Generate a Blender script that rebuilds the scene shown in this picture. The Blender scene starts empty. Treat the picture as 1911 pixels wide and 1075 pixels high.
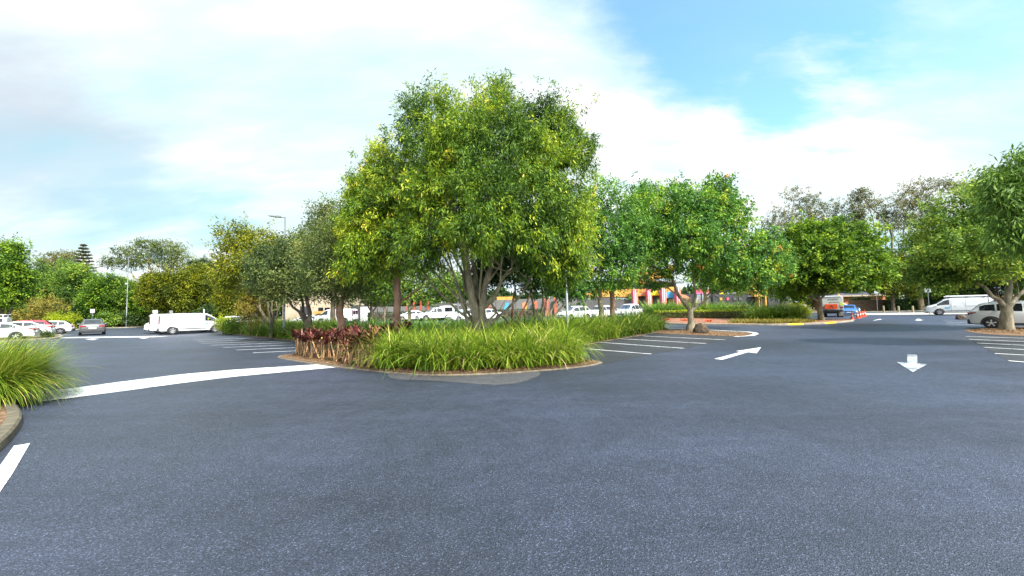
import bpy, math, random
import numpy as np
from mathutils import Vector, Matrix
PI = math.pi
R = math.radians
scene = bpy.context.scene
COL = scene.collection

# ------------------------------------------------------------------ camera
CAMH, FPX, CX, CY = 1.8, 715.0, 955.5, 537.5
PITCH, ROLL = R(3.08), R(-1.17)
camd = bpy.data.cameras.new("camera")
cam = bpy.data.objects.new("camera", camd)
COL.objects.link(cam)
camd.sensor_width = 36.0
camd.lens = FPX / 1911.0 * 36.0
camd.clip_start = 0.1
camd.clip_end = 3000
CM = Matrix.Rotation(PI / 2 + PITCH, 3, 'X') @ Matrix.Rotation(ROLL, 3, 'Z')
cam.matrix_world = Matrix.Translation((0, 0, CAMH)) @ CM.to_4x4()
scene.camera = cam


def ray(px, py):
    return CM @ Vector(((px - CX) / FPX, -(py - CY) / FPX, -1.0))


def G(px, py, z=0.0):
    d = ray(px, py)
    t = (z - CAMH) / d.z
    return Vector((d.x * t, d.y * t, z))


def at(px, py, Y):
    d = ray(px, py)
    t = Y / d.y
    return Vector((d.x * t, Y, CAMH + d.z * t))


def sst(a, b, x):
    t = min(1, max(0, (x - a) / (b - a)))
    return t * t * (3 - 2 * t)


def gz(x, y):
    return 0.38 * sst(41, 49, y) * sst(-30, -20, x) * (1 - sst(32, 38, x))


# ------------------------------------------------------------------ materials
def mat_new(name):
    m = bpy.data.materials.new(name)
    m.use_nodes = True
    nt = m.node_tree
    nt.nodes.clear()
    out = nt.nodes.new('ShaderNodeOutputMaterial')
    return m, nt, out


def N(nt, typ, **kw):
    n = nt.nodes.new(typ)
    for k, v in kw.items():
        if k.startswith('i_'):
            n.inputs[k[2:].replace('_', ' ')].default_value = v
        else:
            setattr(n, k, v)
    return n


def ramp(nt, stops):
    r = nt.nodes.new('ShaderNodeValToRGB')
    e = r.color_ramp.elements
    while len(e) > 1:
        e.remove(e[-1])
    e[0].position = stops[0][0]
    e[0].color = (*stops[0][1], 1)
    for p, c in stops[1:]:
        x = e.new(p)
        x.color = (*c, 1)
    return r


def mplain(name, col, rough=0.5, metal=0.0, var=0.12, scale=6.0, bump=0.0, coat=0.0, spec=0.5):
    m, nt, out = mat_new(name)
    b = N(nt, 'ShaderNodeBsdfPrincipled')
    b.inputs['Roughness'].default_value = rough
    b.inputs['Metallic'].default_value = metal
    b.inputs['Specular IOR Level'].default_value = spec
    if coat:
        b.inputs['Coat Weight'].default_value = coat
        b.inputs['Coat Roughness'].default_value = 0.06
    tc = N(nt, 'ShaderNodeTexCoord')
    no = N(nt, 'ShaderNodeTexNoise', i_Scale=scale, i_Detail=5.0)
    nt.links.new(tc.outputs['Object'], no.inputs['Vector'])
    lo = tuple(c * (1 - var) for c in col)
    hi = tuple(min(1, c * (1 + var)) for c in col)
    r = ramp(nt, [(0.3, lo), (0.7, hi)])
    nt.links.new(no.outputs['Fac'], r.inputs['Fac'])
    nt.links.new(r.outputs['Color'], b.inputs['Base Color'])
    if bump:
        bp = N(nt, 'ShaderNodeBump', i_Strength=bump, i_Distance=0.02)
        n2 = N(nt, 'ShaderNodeTexNoise', i_Scale=scale * 4, i_Detail=6.0)
        nt.links.new(tc.outputs['Object'], n2.inputs['Vector'])
        nt.links.new(n2.outputs['Fac'], bp.inputs['Height'])
        nt.links.new(bp.outputs['Normal'], b.inputs['Normal'])
    nt.links.new(b.outputs[0], out.inputs['Surface'])
    return m


def mleaf(name, stops, trans=0.3, rough=0.5, spec=0.22, gain=1.6):
    m, nt, out = mat_new(name)
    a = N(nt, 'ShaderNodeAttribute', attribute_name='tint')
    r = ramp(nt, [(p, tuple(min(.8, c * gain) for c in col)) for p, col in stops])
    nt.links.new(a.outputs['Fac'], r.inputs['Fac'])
    b = N(nt, 'ShaderNodeBsdfPrincipled')
    b.inputs['Roughness'].default_value = rough
    b.inputs['Specular IOR Level'].default_value = spec
    t = N(nt, 'ShaderNodeBsdfTranslucent')
    mx = N(nt, 'ShaderNodeMixShader')
    mx.inputs[0].default_value = trans
    nt.links.new(r.outputs['Color'], b.inputs['Base Color'])
    nt.links.new(r.outputs['Color'], t.inputs['Color'])
    nt.links.new(b.outputs[0], mx.inputs[1])
    nt.links.new(t.outputs[0], mx.inputs[2])
    nt.links.new(mx.outputs[0], out.inputs['Surface'])
    return m


def masphalt(name, c0, c1, rough=0.62):
    m, nt, out = mat_new(name)
    b = N(nt, 'ShaderNodeBsdfPrincipled')
    tc = N(nt, 'ShaderNodeTexCoord')
    L = nt.links.new
    fine = N(nt, 'ShaderNodeTexVoronoi', i_Scale=110.0)
    fn = N(nt, 'ShaderNodeTexNoise', i_Scale=60.0, i_Detail=5.0, i_Roughness=0.75)
    big = N(nt, 'ShaderNodeTexNoise', i_Scale=0.22, i_Detail=5.0, i_Roughness=0.55)
    mid = N(nt, 'ShaderNodeTexNoise', i_Scale=2.6, i_Detail=6.0, i_Roughness=0.65)
    for n in (fine, fn, big, mid):
        L(tc.outputs['Object'], n.inputs['Vector'])
    r1 = ramp(nt, [(0.30, c0), (0.72, c1)])
    L(fn.outputs['Fac'], r1.inputs['Fac'])
    # per stone brightness
    sep = N(nt, 'ShaderNodeSeparateColor')
    L(fine.outputs['Color'], sep.inputs[0])
    r2 = ramp(nt, [(0.0, (0.5,) * 3), (0.6, (1.0,) * 3), (0.91, (1.5,) * 3), (0.98, (3.2, 3.15, 3.0))])
    L(sep.outputs[0], r2.inputs['Fac'])
    mul = N(nt, 'ShaderNodeMix', data_type='RGBA', blend_type='MULTIPLY')
    mul.inputs[0].default_value = 1
    L(r1.outputs['Color'], mul.inputs[6]); L(r2.outputs['Color'], mul.inputs[7])
    r3 = ramp(nt, [(0.33, (0.72, 0.72, 0.69)), (0.66, (1.2, 1.2, 1.25))])
    L(big.outputs['Fac'], r3.inputs['Fac'])
    r4 = ramp(nt, [(0.3, (0.86,) * 3), (0.7, (1.12,) * 3)])
    L(mid.outputs['Fac'], r4.inputs['Fac'])
    mu2 = N(nt, 'ShaderNodeMix', data_type='RGBA', blend_type='MULTIPLY'); mu2.inputs[0].default_value = 1
    mu3 = N(nt, 'ShaderNodeMix', data_type='RGBA', blend_type='MULTIPLY'); mu3.inputs[0].default_value = 1
    L(mul.outputs[2], mu2.inputs[6]); L(r3.outputs['Color'], mu2.inputs[7])
    L(mu2.outputs[2], mu3.inputs[6]); L(r4.outputs['Color'], mu3.inputs[7])
    # worn lanes: streaks that run along the aisles
    ms = N(nt, 'ShaderNodeMapping'); ms.inputs['Rotation'].default_value = (0, 0, R(-41)); ms.inputs['Scale'].default_value = (0.10, 1.1, 1)
    L(tc.outputs['Object'], ms.inputs[0])
    ns = N(nt, 'ShaderNodeTexNoise', i_Scale=1.0, i_Detail=7.0, i_Roughness=0.6); L(ms.outputs[0], ns.inputs['Vector'])
    r5 = ramp(nt, [(0.30, (0.80, 0.80, 0.80)), (0.5, (1, 1, 1)), (0.72, (1.16, 1.16, 1.17))]); L(ns.outputs['Fac'], r5.inputs['Fac'])
    mu4 = N(nt, 'ShaderNodeMix', data_type='RGBA', blend_type='MULTIPLY'); mu4.inputs[0].default_value = 1
    L(mu3.outputs[2], mu4.inputs[6]); L(r5.outputs['Color'], mu4.inputs[7])
    L(mu4.outputs[2], b.inputs['Base Color'])
    rr = N(nt, 'ShaderNodeMapRange'); rr.inputs[3].default_value = rough - 0.1; rr.inputs[4].default_value = rough + 0.12
    L(mid.outputs['Fac'], rr.inputs[0]); L(rr.outputs[0], b.inputs['Roughness'])
    bp = N(nt, 'ShaderNodeBump', i_Strength=0.6, i_Distance=0.012)
    add = N(nt, 'ShaderNodeMath', operation='ADD')
    L(fine.outputs['Distance'], add.inputs[0]); L(fn.outputs['Fac'], add.inputs[1])
    L(add.outputs[0], bp.inputs['Height']); L(bp.outputs['Normal'], b.inputs['Normal'])
    L(b.outputs[0], out.inputs['Surface'])
    return m


def mworn(name, col, under, thr=0.40):
    """road paint with worn speckles"""
    m, nt, out = mat_new(name)
    L = nt.links.new
    b = N(nt, 'ShaderNodeBsdfPrincipled'); b.inputs['Roughness'].default_value = 0.6
    tc = N(nt, 'ShaderNodeTexCoord')
    a = N(nt, 'ShaderNodeTexNoise', i_Scale=45.0, i_Detail=4.0)
    c = N(nt, 'ShaderNodeTexNoise', i_Scale=2.2, i_Detail=4.0)
    L(tc.outputs['Object'], a.inputs['Vector']); L(tc.outputs['Object'], c.inputs['Vector'])
    ad = N(nt, 'ShaderNodeMath', operation='MULTIPLY_ADD'); ad.inputs[1].default_value = 0.6
    L(c.outputs['Fac'], ad.inputs[0]); L(a.outputs['Fac'], ad.inputs[2])
    r = ramp(nt, [(thr * 1.6 - 0.06, under), (thr * 1.6 + 0.05, col)])
    L(ad.outputs[0], r.inputs['Fac']); L(r.outputs['Color'], b.inputs['Base Color'])
    L(b.outputs[0], out.inputs['Surface'])
    return m


def mmulch(name, cols):
    m, nt, out = mat_new(name)
    L = nt.links.new
    b = N(nt, 'ShaderNodeBsdfPrincipled'); b.inputs['Roughness'].default_value = 0.9
    tc = N(nt, 'ShaderNodeTexCoord')
    v = N(nt, 'ShaderNodeTexVoronoi', i_Scale=26.0)
    n = N(nt, 'ShaderNodeTexNoise', i_Scale=1.3, i_Detail=5.0)
    L(tc.outputs['Object'], v.inputs['Vector']); L(tc.outputs['Object'], n.inputs['Vector'])
    s = N(nt, 'ShaderNodeSeparateColor'); L(v.outputs['Color'], s.inputs[0])
    ad = N(nt, 'ShaderNodeMath', operation='MULTIPLY_ADD'); ad.inputs[1].default_value = 0.5
    L(n.outputs['Fac'], ad.inputs[0]); L(s.outputs[0], ad.inputs[2])
    r = ramp(nt, [(0.15 + 0.27 * i, c) for i, c in enumerate(cols)])
    L(ad.outputs[0], r.inputs['Fac']); L(r.outputs['Color'], b.inputs['Base Color'])
    bp = N(nt, 'ShaderNodeBump', i_Strength=0.8, i_Distance=0.03)
    L(v.outputs['Distance'], bp.inputs['Height']); L(bp.outputs['Normal'], b.inputs['Normal'])
    L(b.outputs[0], out.inputs['Surface'])
    return m


def mglass(name, col=(0.012, 0.016, 0.02), rough=0.04):
    m, nt, out = mat_new(name)
    b = N(nt, 'ShaderNodeBsdfPrincipled')
    tc = N(nt, 'ShaderNodeTexCoord')
    no = N(nt, 'ShaderNodeTexNoise', i_Scale=2.5)
    nt.links.new(tc.outputs['Object'], no.inputs['Vector'])
    r = ramp(nt, [(0.35, tuple(c * 0.5 for c in col)), (0.65, tuple(c * 1.6 for c in col))])
    nt.links.new(no.outputs['Fac'], r.inputs['Fac'])
    nt.links.new(r.outputs['Color'], b.inputs['Base Color'])
    b.inputs['Roughness'].default_value = rough
    b.inputs['Specular IOR Level'].default_value = 0.7
    nt.links.new(b.outputs[0], out.inputs['Surface'])
    return m


def mbark(name, c0, c1, c2, scale=5.0):
    m, nt, out = mat_new(name)
    L = nt.links.new
    b = N(nt, 'ShaderNodeBsdfPrincipled'); b.inputs['Roughness'].default_value = 0.85
    tc = N(nt, 'ShaderNodeTexCoord')
    mp = N(nt, 'ShaderNodeMapping'); mp.inputs['Scale'].default_value = (1, 1, 0.35)
    L(tc.outputs['Object'], mp.inputs[0])
    n = N(nt, 'ShaderNodeTexNoise', i_Scale=scale, i_Detail=7.0, i_Roughness=0.65)
    n2 = N(nt, 'ShaderNodeTexNoise', i_Scale=scale * 7, i_Detail=5.0)
    L(mp.outputs[0], n.inputs['Vector']); L(mp.outputs[0], n2.inputs['Vector'])
    r = ramp(nt, [(0.32, c0), (0.5, c1), (0.68, c2)])
    L(n.outputs['Fac'], r.inputs['Fac']); L(r.outputs['Color'], b.inputs['Base Color'])
    bp = N(nt, 'ShaderNodeBump', i_Strength=0.7, i_Distance=0.03)
    L(n2.outputs['Fac'], bp.inputs['Height']); L(bp.outputs['Normal'], b.inputs['Normal'])
    L(b.outputs[0], out.inputs['Surface'])
    return m


M = {}
M['asphalt'] = masphalt('asphalt', (0.0200, 0.0250, 0.0410), (0.0440, 0.0540, 0.0850), 0.45)
M['old_asphalt'] = masphalt('old_asphalt', (0.042, 0.044, 0.050), (0.080, 0.081, 0.088), 0.75)
M['bay_asphalt'] = masphalt('bay_asphalt', (0.017, 0.019, 0.024), (0.036, 0.040, 0.047), 0.68)
M['paint'] = mworn('road_paint', (0.64, 0.66, 0.68), (0.20, 0.21, 0.23), 0.455)
M['paint_thin'] = mworn('bay_paint', (0.72, 0.74, 0.77), (0.2, 0.21, 0.23), 0.44)
M['yellow_paint'] = mworn('kerb_paint', (0.75, 0.46, 0.02), (0.4, 0.36, 0.25), 0.40)
M['concrete'] = mplain('kerb_concrete', (0.22, 0.20, 0.155), 0.85, var=0.4, scale=3, bump=0.3)
M['kerb_pale'] = mplain('kerb_pale', (0.27, 0.245, 0.195), 0.9, var=0.3, scale=3, bump=0.3)
M['kerb_dark'] = mplain('kerb_dark', (0.105, 0.09, 0.06), 0.9, var=0.4, scale=5, bump=0.4)
M['kerb_tan'] = mplain('kerb_tan', (0.14, 0.11, 0.075), 0.9, var=0.35, scale=4, bump=0.3)
M['path'] = mplain('pale_concrete', (0.34, 0.32, 0.29), 0.85, var=0.15, scale=2, bump=0.2)
M['mulch'] = mmulch('bark_mulch', [(0.03, 0.017, 0.010), (0.085, 0.042, 0.022), (0.15, 0.08, 0.038), (0.24, 0.15, 0.08)])
M['red_mulch'] = mmulch('red_mulch', [(0.06, 0.022, 0.013), (0.15, 0.055, 0.03), (0.25, 0.095, 0.05), (0.32, 0.17, 0.10)])
M['soil'] = mmulch('leafy_soil', [(0.03, 0.025, 0.014), (0.07, 0.06, 0.03), (0.11, 0.10, 0.045), (0.18, 0.14, 0.07)])

LEAF = {
 'main': mleaf('leaf_narrow', [(0.0, (0.024, 0.055, 0.010)), (0.35, (0.080, 0.145, 0.013)), (0.65, (0.20, 0.265, 0.016)), (0.93, (0.42, 0.40, 0.03)), (1.0, (0.50, 0.34, 0.06))], 0.3),
 'broad': mleaf('leaf_broad', [(0.0, (0.022, 0.062, 0.016)), (0.45, (0.065, 0.155, 0.024)), (0.8, (0.17, 0.29, 0.028)), (0.92, (0.30, 0.34, 0.03)), (0.97, (0.40, 0.25, 0.04)), (1.0, (0.46, 0.22, 0.045))], 0.3),
 'bright': mleaf('leaf_bright', [(0.0, (0.022, 0.060, 0.010)), (0.45, (0.080, 0.165, 0.014)), (0.8, (0.22, 0.34, 0.02)), (1.0, (0.40, 0.48, 0.03))], 0.28, gain=1.1),
 'olive': mleaf('leaf_olive', [(0.0, (0.040, 0.070, 0.024)), (0.5, (0.115, 0.155, 0.042)), (0.85, (0.23, 0.26, 0.06)), (1.0, (0.34, 0.30, 0.11))], 0.28, gain=1.1),
 'yellow': mleaf('leaf_yellow', [(0.0, (0.050, 0.075, 0.010)), (0.5, (0.155, 0.185, 0.012)), (0.85, (0.30, 0.29, 0.014)), (1.0, (0.44, 0.33, 0.03))], 0.32, gain=1.1),
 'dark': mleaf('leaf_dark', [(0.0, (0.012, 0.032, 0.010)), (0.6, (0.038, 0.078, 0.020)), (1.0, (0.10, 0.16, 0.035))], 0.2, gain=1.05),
 'wood': mleaf('leaf_wood', [(0.0, (0.024, 0.055, 0.012)), (0.5, (0.080, 0.145, 0.020)), (0.85, (0.18, 0.255, 0.028)), (1.0, (0.30, 0.32, 0.04))], 0.3),
 'gum': mleaf('leaf_gum', [(0.0, (0.060, 0.072, 0.030)), (0.5, (0.145, 0.150, 0.060)), (0.85, (0.24, 0.215, 0.085)), (1.0, (0.32, 0.24, 0.10))], 0.32, gain=1.2),
 'droop': mleaf('leaf_droop', [(0.0, (0.035, 0.078, 0.014)), (0.5, (0.090, 0.160, 0.022)), (1.0, (0.20, 0.29, 0.04))], 0.28),
 'grass': mleaf('leaf_strap', [(0.0, (0.035, 0.080, 0.010)), (0.45, (0.125, 0.215, 0.016)), (0.85, (0.32, 0.40, 0.035)), (0.95, (0.56, 0.53, 0.12)), (1.0, (0.56, 0.45, 0.22))], 0.33, gain=1.2),
 'grassdeep': mleaf('leaf_strap_deep', [(0.0, (0.030, 0.078, 0.014)), (0.5, (0.085, 0.175, 0.022)), (0.85, (0.18, 0.29, 0.035)), (1.0, (0.38, 0.40, 0.10))], 0.33),
 'reed': mleaf('leaf_reed', [(0.0, (0.065, 0.125, 0.010)), (0.5, (0.18, 0.28, 0.024)), (0.85, (0.38, 0.44, 0.06)), (0.95, (0.58, 0.50, 0.10)), (1.0, (0.56, 0.42, 0.16))], 0.34, gain=.95),
 'cordy': mleaf('leaf_cordyline', [(0.0, (0.045, 0.018, 0.014)), (0.45, (0.12, 0.042, 0.030)), (0.72, (0.21, 0.045, 0.05)), (0.84, (0.22, 0.14, 0.11)), (0.92, (0.30, 0.09, 0.06)), (1.0, (0.48, 0.42, 0.06))], 0.12, 0.45, 0.25, gain=.95),
 'hedge': mleaf('leaf_hedge', [(0.0, (0.03, 0.055, 0.012)), (0.45, (0.08, 0.11, 0.025)), (0.85, (0.15, 0.19, 0.035)), (1.0, (0.25, 0.11, 0.06))], 0.22),
 'lime': mleaf('leaf_lime', [(0.0, (0.13, 0.17, 0.010)), (0.5, (0.32, 0.36, 0.014)), (1.0, (0.56, 0.52, 0.035))], 0.38),
 'litter': mleaf('leaf_litter', [(0.0, (0.06, 0.028, 0.014)), (0.5, (0.16, 0.085, 0.035)), (1.0, (0.34, 0.21, 0.09))], 0.1, 0.8, gain=1.0),
 'redplant': mleaf('leaf_red', [(0.0, (0.22, 0.02, 0.012)), (0.5, (0.45, 0.06, 0.02)), (1.0, (0.5, 0.16, 0.05))], 0.3),
 'brush': mleaf('leaf_brush', [(0.0, (0.06, 0.06, 0.012)), (0.5, (0.15, 0.13, 0.022)), (1.0, (0.26, 0.20, 0.04))], 0.3),
}
BARK = {
 'grey': mbark('bark_grey', (0.085, 0.072, 0.048), (0.20, 0.172, 0.118), (0.35, 0.305, 0.215)),
 'pink': mbark('bark_pink', (0.13, 0.07, 0.05), (0.29, 0.16, 0.11), (0.42, 0.27, 0.19)),
 'pale': mbark('bark_pale', (0.14, 0.10, 0.06), (0.26, 0.20, 0.12), (0.40, 0.32, 0.20)),
 'dark': mbark('bark_dark', (0.03, 0.025, 0.02), (0.075, 0.058, 0.042), (0.15, 0.115, 0.08)),
 'red': mbark('bark_red', (0.09, 0.04, 0.025), (0.18, 0.085, 0.055), (0.28, 0.15, 0.10)),
 'cane': mbark('bark_cane', (0.24, 0.12, 0.055), (0.42, 0.25, 0.12), (0.56, 0.38, 0.22), 12),
}


# ------------------------------------------------------------------ object helpers
def tag(o, label=None, cat=None, group=None, kind=None):
    if label: o['label'] = label
    if cat: o['category'] = cat
    if group: o['group'] = group
    if kind: o['kind'] = kind
    return o


def empty(name, loc=(0, 0, 0), rz=0.0, label=None, cat=None, group=None):
    o = bpy.data.objects.new(name, None)
    COL.objects.link(o)
    o.location = loc
    o.rotation_euler = (0, 0, rz)
    o.empty_display_size = 0.2
    return tag(o, label, cat, group)


def copy_tree(o, parent=None):
    c = o.copy(); COL.objects.link(c); c.parent = parent
    for ch in [x for x in bpy.data.objects if x.parent == o]:
        copy_tree(ch, c)
    return c


class MB:
    def __init__(s):
        s.v = []; s.f = []; s.mi = []; s.cur = 0

    def quadbox(s, pts):
        k = len(s.v); s.v += [tuple(p) for p in pts]
        for q in ((0, 3, 2, 1), (4, 5, 6, 7), (0, 1, 5, 4), (1, 2, 6, 5), (2, 3, 7, 6), (3, 0, 4, 7)):
            s.f.append(tuple(k + i for i in q)); s.mi.append(s.cur)

    def box(s, x0, x1, y0, y1, z0, z1):
        s.quadbox([(x0, y0, z0), (x1, y0, z0), (x1, y1, z0), (x0, y1, z0), (x0, y0, z1), (x1, y0, z1), (x1, y1, z1), (x0, y1, z1)])

    def beam(s, a, b, w, h):
        """box from a to b (at mid height), w wide, h high"""
        a = Vector(a); b = Vector(b)
        d = (b - a); d.normalize()
        up = Vector((0, 0, 1)) if abs(d.z) < 0.95 else Vector((0, 1, 0))
        n = d.cross(up).normalized(); u = n.cross(d).normalized()
        n *= w / 2; u *= h / 2
        s.quadbox([a - n - u, b - n - u, b + n - u, a + n - u, a - n + u, b - n + u, b + n + u, a + n + u])

    def prism(s, poly, z0, z1):
        k = len(s.v); n = len(poly)
        s.v += [(p[0], p[1], z0) for p in poly] + [(p[0], p[1], z1) for p in poly]
        s.f.append(tuple(range(k + n - 1, k - 1, -1))); s.mi.append(s.cur)
        s.f.append(tuple(range(k + n, k + 2 * n))); s.mi.append(s.cur)
        for i in range(n):
            j = (i + 1) % n
            s.f.append((k + i, k + j, k + n + j, k + n + i)); s.mi.append(s.cur)

    def vprism(s, pts, dy):
        """polygon of 3-D points in a wall plane, thickened along dy vector"""
        k = len(s.v); n = len(pts); dy = Vector(dy)
        s.v += [tuple(p) for p in pts] + [tuple(Vector(p) + dy) for p in pts]
        s.f.append(tuple(range(k, k + n))); s.mi.append(s.cur)
        s.f.append(tuple(range(k + 2 * n - 1, k + n - 1, -1))); s.mi.append(s.cur)
        for i in range(n):
            j = (i + 1) % n
            s.f.append((k + j, k + i, k + n + i, k + n + j)); s.mi.append(s.cur)

    def tube(s, pts, rad, seg=8, cap=True):
        pts = [Vector(p) for p in pts]
        k = len(s.v)
        ref = Vector((0.37, 0.91, 0.12)).normalized()
        for i, p in enumerate(pts):
            d = (pts[min(i + 1, len(pts) - 1)] - pts[max(i - 1, 0)])
            if d.length < 1e-6: d = Vector((0, 0, 1))
            d.normalize()
            a = d.cross(ref)
            if a.length < 0.1: a = d.cross(Vector((1, 0, 0)))
            a.normalize(); b = d.cross(a)
            r = rad[i] if hasattr(rad, '__len__') else rad
            for j in range(seg):
                t = 2 * PI * j / seg
                s.v.append(tuple(p + a * (math.cos(t) * r) + b * (math.sin(t) * r)))
        for i in range(len(pts) - 1):
            for j in range(seg):
                q = (j + 1) % seg
                s.f.append((k + i * seg + j, k + i * seg + q, k + (i + 1) * seg + q, k + (i + 1) * seg + j)); s.mi.append(s.cur)
        if cap:
            s.f.append(tuple(k + j for j in range(seg - 1, -1, -1))); s.mi.append(s.cur)
            e = k + (len(pts) - 1) * seg
            s.f.append(tuple(e + j for j in range(seg))); s.mi.append(s.cur)

    def lathe(s, prof, seg=20, axis='z', loc=(0, 0, 0)):
        """prof: list of (r, h)"""
        k = len(s.v); lx, ly, lz = loc
        for r, h in prof:
            for j in range(seg):
                t = 2 * PI * j / seg
                a, b = r * math.cos(t), r * math.sin(t)
                if axis == 'z': s.v.append((lx + a, ly + b, lz + h))
                else: s.v.append((lx + a, ly + h, lz - b))
        for i in range(len(prof) - 1):
            for j in range(seg):
                q = (j + 1) % seg
                s.f.append((k + i * seg + j, k + i * seg + q, k + (i + 1) * seg + q, k + (i + 1) * seg + j)); s.mi.append(s.cur)

    def grid(s, rows):
        k = len(s.v); n = len(rows[0])
        for r in rows: s.v += [tuple(p) for p in r]
        for i in range(len(rows) - 1):
            for j in range(n - 1):
                s.f.append((k + i * n + j, k + i * n + j + 1, k + (i + 1) * n + j + 1, k + (i + 1) * n + j)); s.mi.append(s.cur)

    def build(s, name, mats, parent=None, smooth=None, bevel=0.0):
        me = bpy.data.meshes.new(name)
        me.from_pydata(s.v, [], s.f)
        if not isinstance(mats, (list, tuple)): mats = [mats]
        for m in mats: me.materials.append(m)
        if len(mats) > 1:
            me.polygons.foreach_set('material_index', s.mi)
        me.validate(); me.update()
        if smooth is not None:
            me.polygons.foreach_set('use_smooth', [True] * len(me.polygons))
            me.set_sharp_from_angle(angle=R(smooth))
        o = bpy.data.objects.new(name, me)
        COL.objects.link(o)
        if parent: o.parent = parent
        if bevel:
            bm = o.modifiers.new('bevel', 'BEVEL'); bm.width = bevel; bm.segments = 2; bm.limit_method = 'ANGLE'
        return o


def np_obj(name, V, F, mat, parent=None, tint=None):
    V = np.asarray(V, dtype=np.float32).reshape(-1, 3)
    F = np.asarray(F, dtype=np.int32)
    me = bpy.data.meshes.new(name)
    k = F.shape[1]
    me.vertices.add(len(V)); me.vertices.foreach_set('co', V.ravel())
    me.loops.add(F.size); me.loops.foreach_set('vertex_index', F.ravel())
    me.polygons.add(len(F)); me.polygons.foreach_set('loop_start', np.arange(0, F.size, k, dtype=np.int32))
    if tint is not None:
        a = me.attributes.new('tint', 'FLOAT', 'POINT')
        a.data.foreach_set('value', np.asarray(tint, dtype=np.float32))
    me.materials.append(mat)
    me.update(calc_edges=True)
    o = bpy.data.objects.new(name, me)
    COL.objects.link(o)
    if parent: o.parent = parent
    return o


def unit(a):
    return a / np.maximum(np.linalg.norm(a, axis=-1, keepdims=True), 1e-9)


def rnd_unit(rng, n):
    return unit(rng.normal(size=(n, 3)))


def fieldnoise(P, sc, seed):
    r = np.random.default_rng(seed)
    out = np.zeros(len(P))
    for i in range(5):
        k = r.normal(size=3) * (1.0 + 0.55 * i) / sc
        out += np.sin(P @ k + r.uniform(0, 6.28))
    return out / 2.2


def leaf_quads(P, D, Nn, L, W, fold=0.15):
    S = unit(np.cross(D, Nn))
    Lc = L[:, None]; Wc = W[:, None]
    m = P + D * Lc * 0.42
    V = np.stack([P, m + S * Wc / 2 - Nn * Wc * fold, P + D * Lc, m - S * Wc / 2 - Nn * Wc * fold], axis=1)
    F = np.arange(len(P) * 4).reshape(-1, 4)
    return V.reshape(-1, 3), F


def crown(rng, lobes, ntw, nlf, L, W, droop=0.5, gap=0.9, twl=0.5, shell=0.45, nsc=0.8, upbias=0.25, tint_hi=1.0, warm=None, tint_mu=0.42, shoots=0.13, shoot_len=0.9, bumpy=0.22):
    lobes = np.asarray(lobes, dtype=float)
    c, r = lobes[:, :3], lobes[:, 3:6]
    w = np.prod(r, axis=1) ** (2 / 3); w /= w.sum()
    idx = rng.choice(len(lobes), ntw, p=w)
    d = rnd_unit(rng, ntw)
    rad = shell + (1 - shell) * rng.random(ntw) ** 0.7
    sd = int(rng.integers(1e6))
    bump = fieldnoise(d * 2.2 + idx[:, None] * 3.1, 0.8, sd + 3)
    rad *= 1 + 0.08 * rng.normal(size=ntw) + bumpy * bump
    # upright shoots standing out of the outline
    sh = (rng.random(ntw) < shoots) & (d[:, 2] > -0.2)
    P = c[idx] + d * r[idx] * rad[:, None]
    ext = np.where(sh, rng.random(ntw) ** 1.5, 0) * shoot_len
    # shoots come in bundles: quantise their foot point
    ft = np.round(P / 0.55) * 0.55 + 0.18 * np.sin(P * 7)
    P = np.where(sh[:, None], ft + (d * 0.45 + np.array([0, 0, .75])) * ext[:, None] + rng.normal(size=(ntw, 3)) * 0.07, P)
    # gaps only cut into the outside of the crown: clumps stand proud of a denser inside
    keep = (fieldnoise(P, nsc, sd) < gap) | (rad < .70)
    P, d, idx = P[keep], d[keep], idx[keep]
    n = len(P)
    tw = unit(d * 0.8 + np.array([0, 0, upbias]) + 0.5 * rng.normal(size=(n, 3)))
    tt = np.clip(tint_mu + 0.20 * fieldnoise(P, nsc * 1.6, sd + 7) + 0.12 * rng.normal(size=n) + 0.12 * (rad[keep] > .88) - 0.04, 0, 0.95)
    if warm is not None:
        hit = warm(P, rng)
        tt = np.where(hit, 0.97 + 0.03 * rng.random(n), tt)
    PP = np.repeat(P, nlf, 0); TW = np.repeat(tw, nlf, 0); TT = np.repeat(tt, nlf)
    m = len(PP)
    t = rng.random(m)[:, None]
    pos = PP + TW * twl * t + rng.normal(size=(m, 3)) * twl * 0.22
    D = unit(TW * 0.6 + rng.normal(size=(m, 3)) * 0.55 + np.array([0, 0, -droop]))
    up = unit(np.array([0, 0, 0.9]) + rng.normal(size=(m, 3)) * 0.55)
    Nn = unit(up - D * np.sum(up * D, 1, keepdims=True))
    Ls = L * (0.65 + 0.7 * rng.random(m)); Ws = W * (0.7 + 0.6 * rng.random(m))
    V, F = leaf_quads(pos, D, Nn, Ls, Ws)
    tint = np.clip(TT + 0.12 * rng.normal(size=m) + (rng.random(m) < 0.04) * 0.3, 0, tint_hi)
    if warm is not None:
        tint = np.where(TT > 0.965, np.clip(TT + 0.02 * rng.normal(size=m), 0.9, 1), np.minimum(tint, 0.93))
    return V, F, np.repeat(tint, 4)


def limb(mb, rng, a, b, r0, r1, bow=0.25, seg=7, n=6, sag=0.0):
    a = Vector(a); b = Vector(b)
    L = (b - a).length
    mid = a.lerp(b, 0.5) + Vector((rng.normal() * 0.06 * L, rng.normal() * 0.06 * L, bow * L * 0.35 - sag * L))
    # start more horizontally or vertical by bow sign
    pts, rad = [], []
    for i in range(n + 1):
        t = i / n
        p = a * (1 - t) ** 2 + mid * 2 * t * (1 - t) + b * t * t
        if 0 < i < n: p += Vector(rng.normal(size=3) * 0.018 * L)
        pts.append(p); rad.append(r0 + (r1 - r0) * t ** 0.8)
    mb.tube(pts, rad, seg)
    return pts


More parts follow.
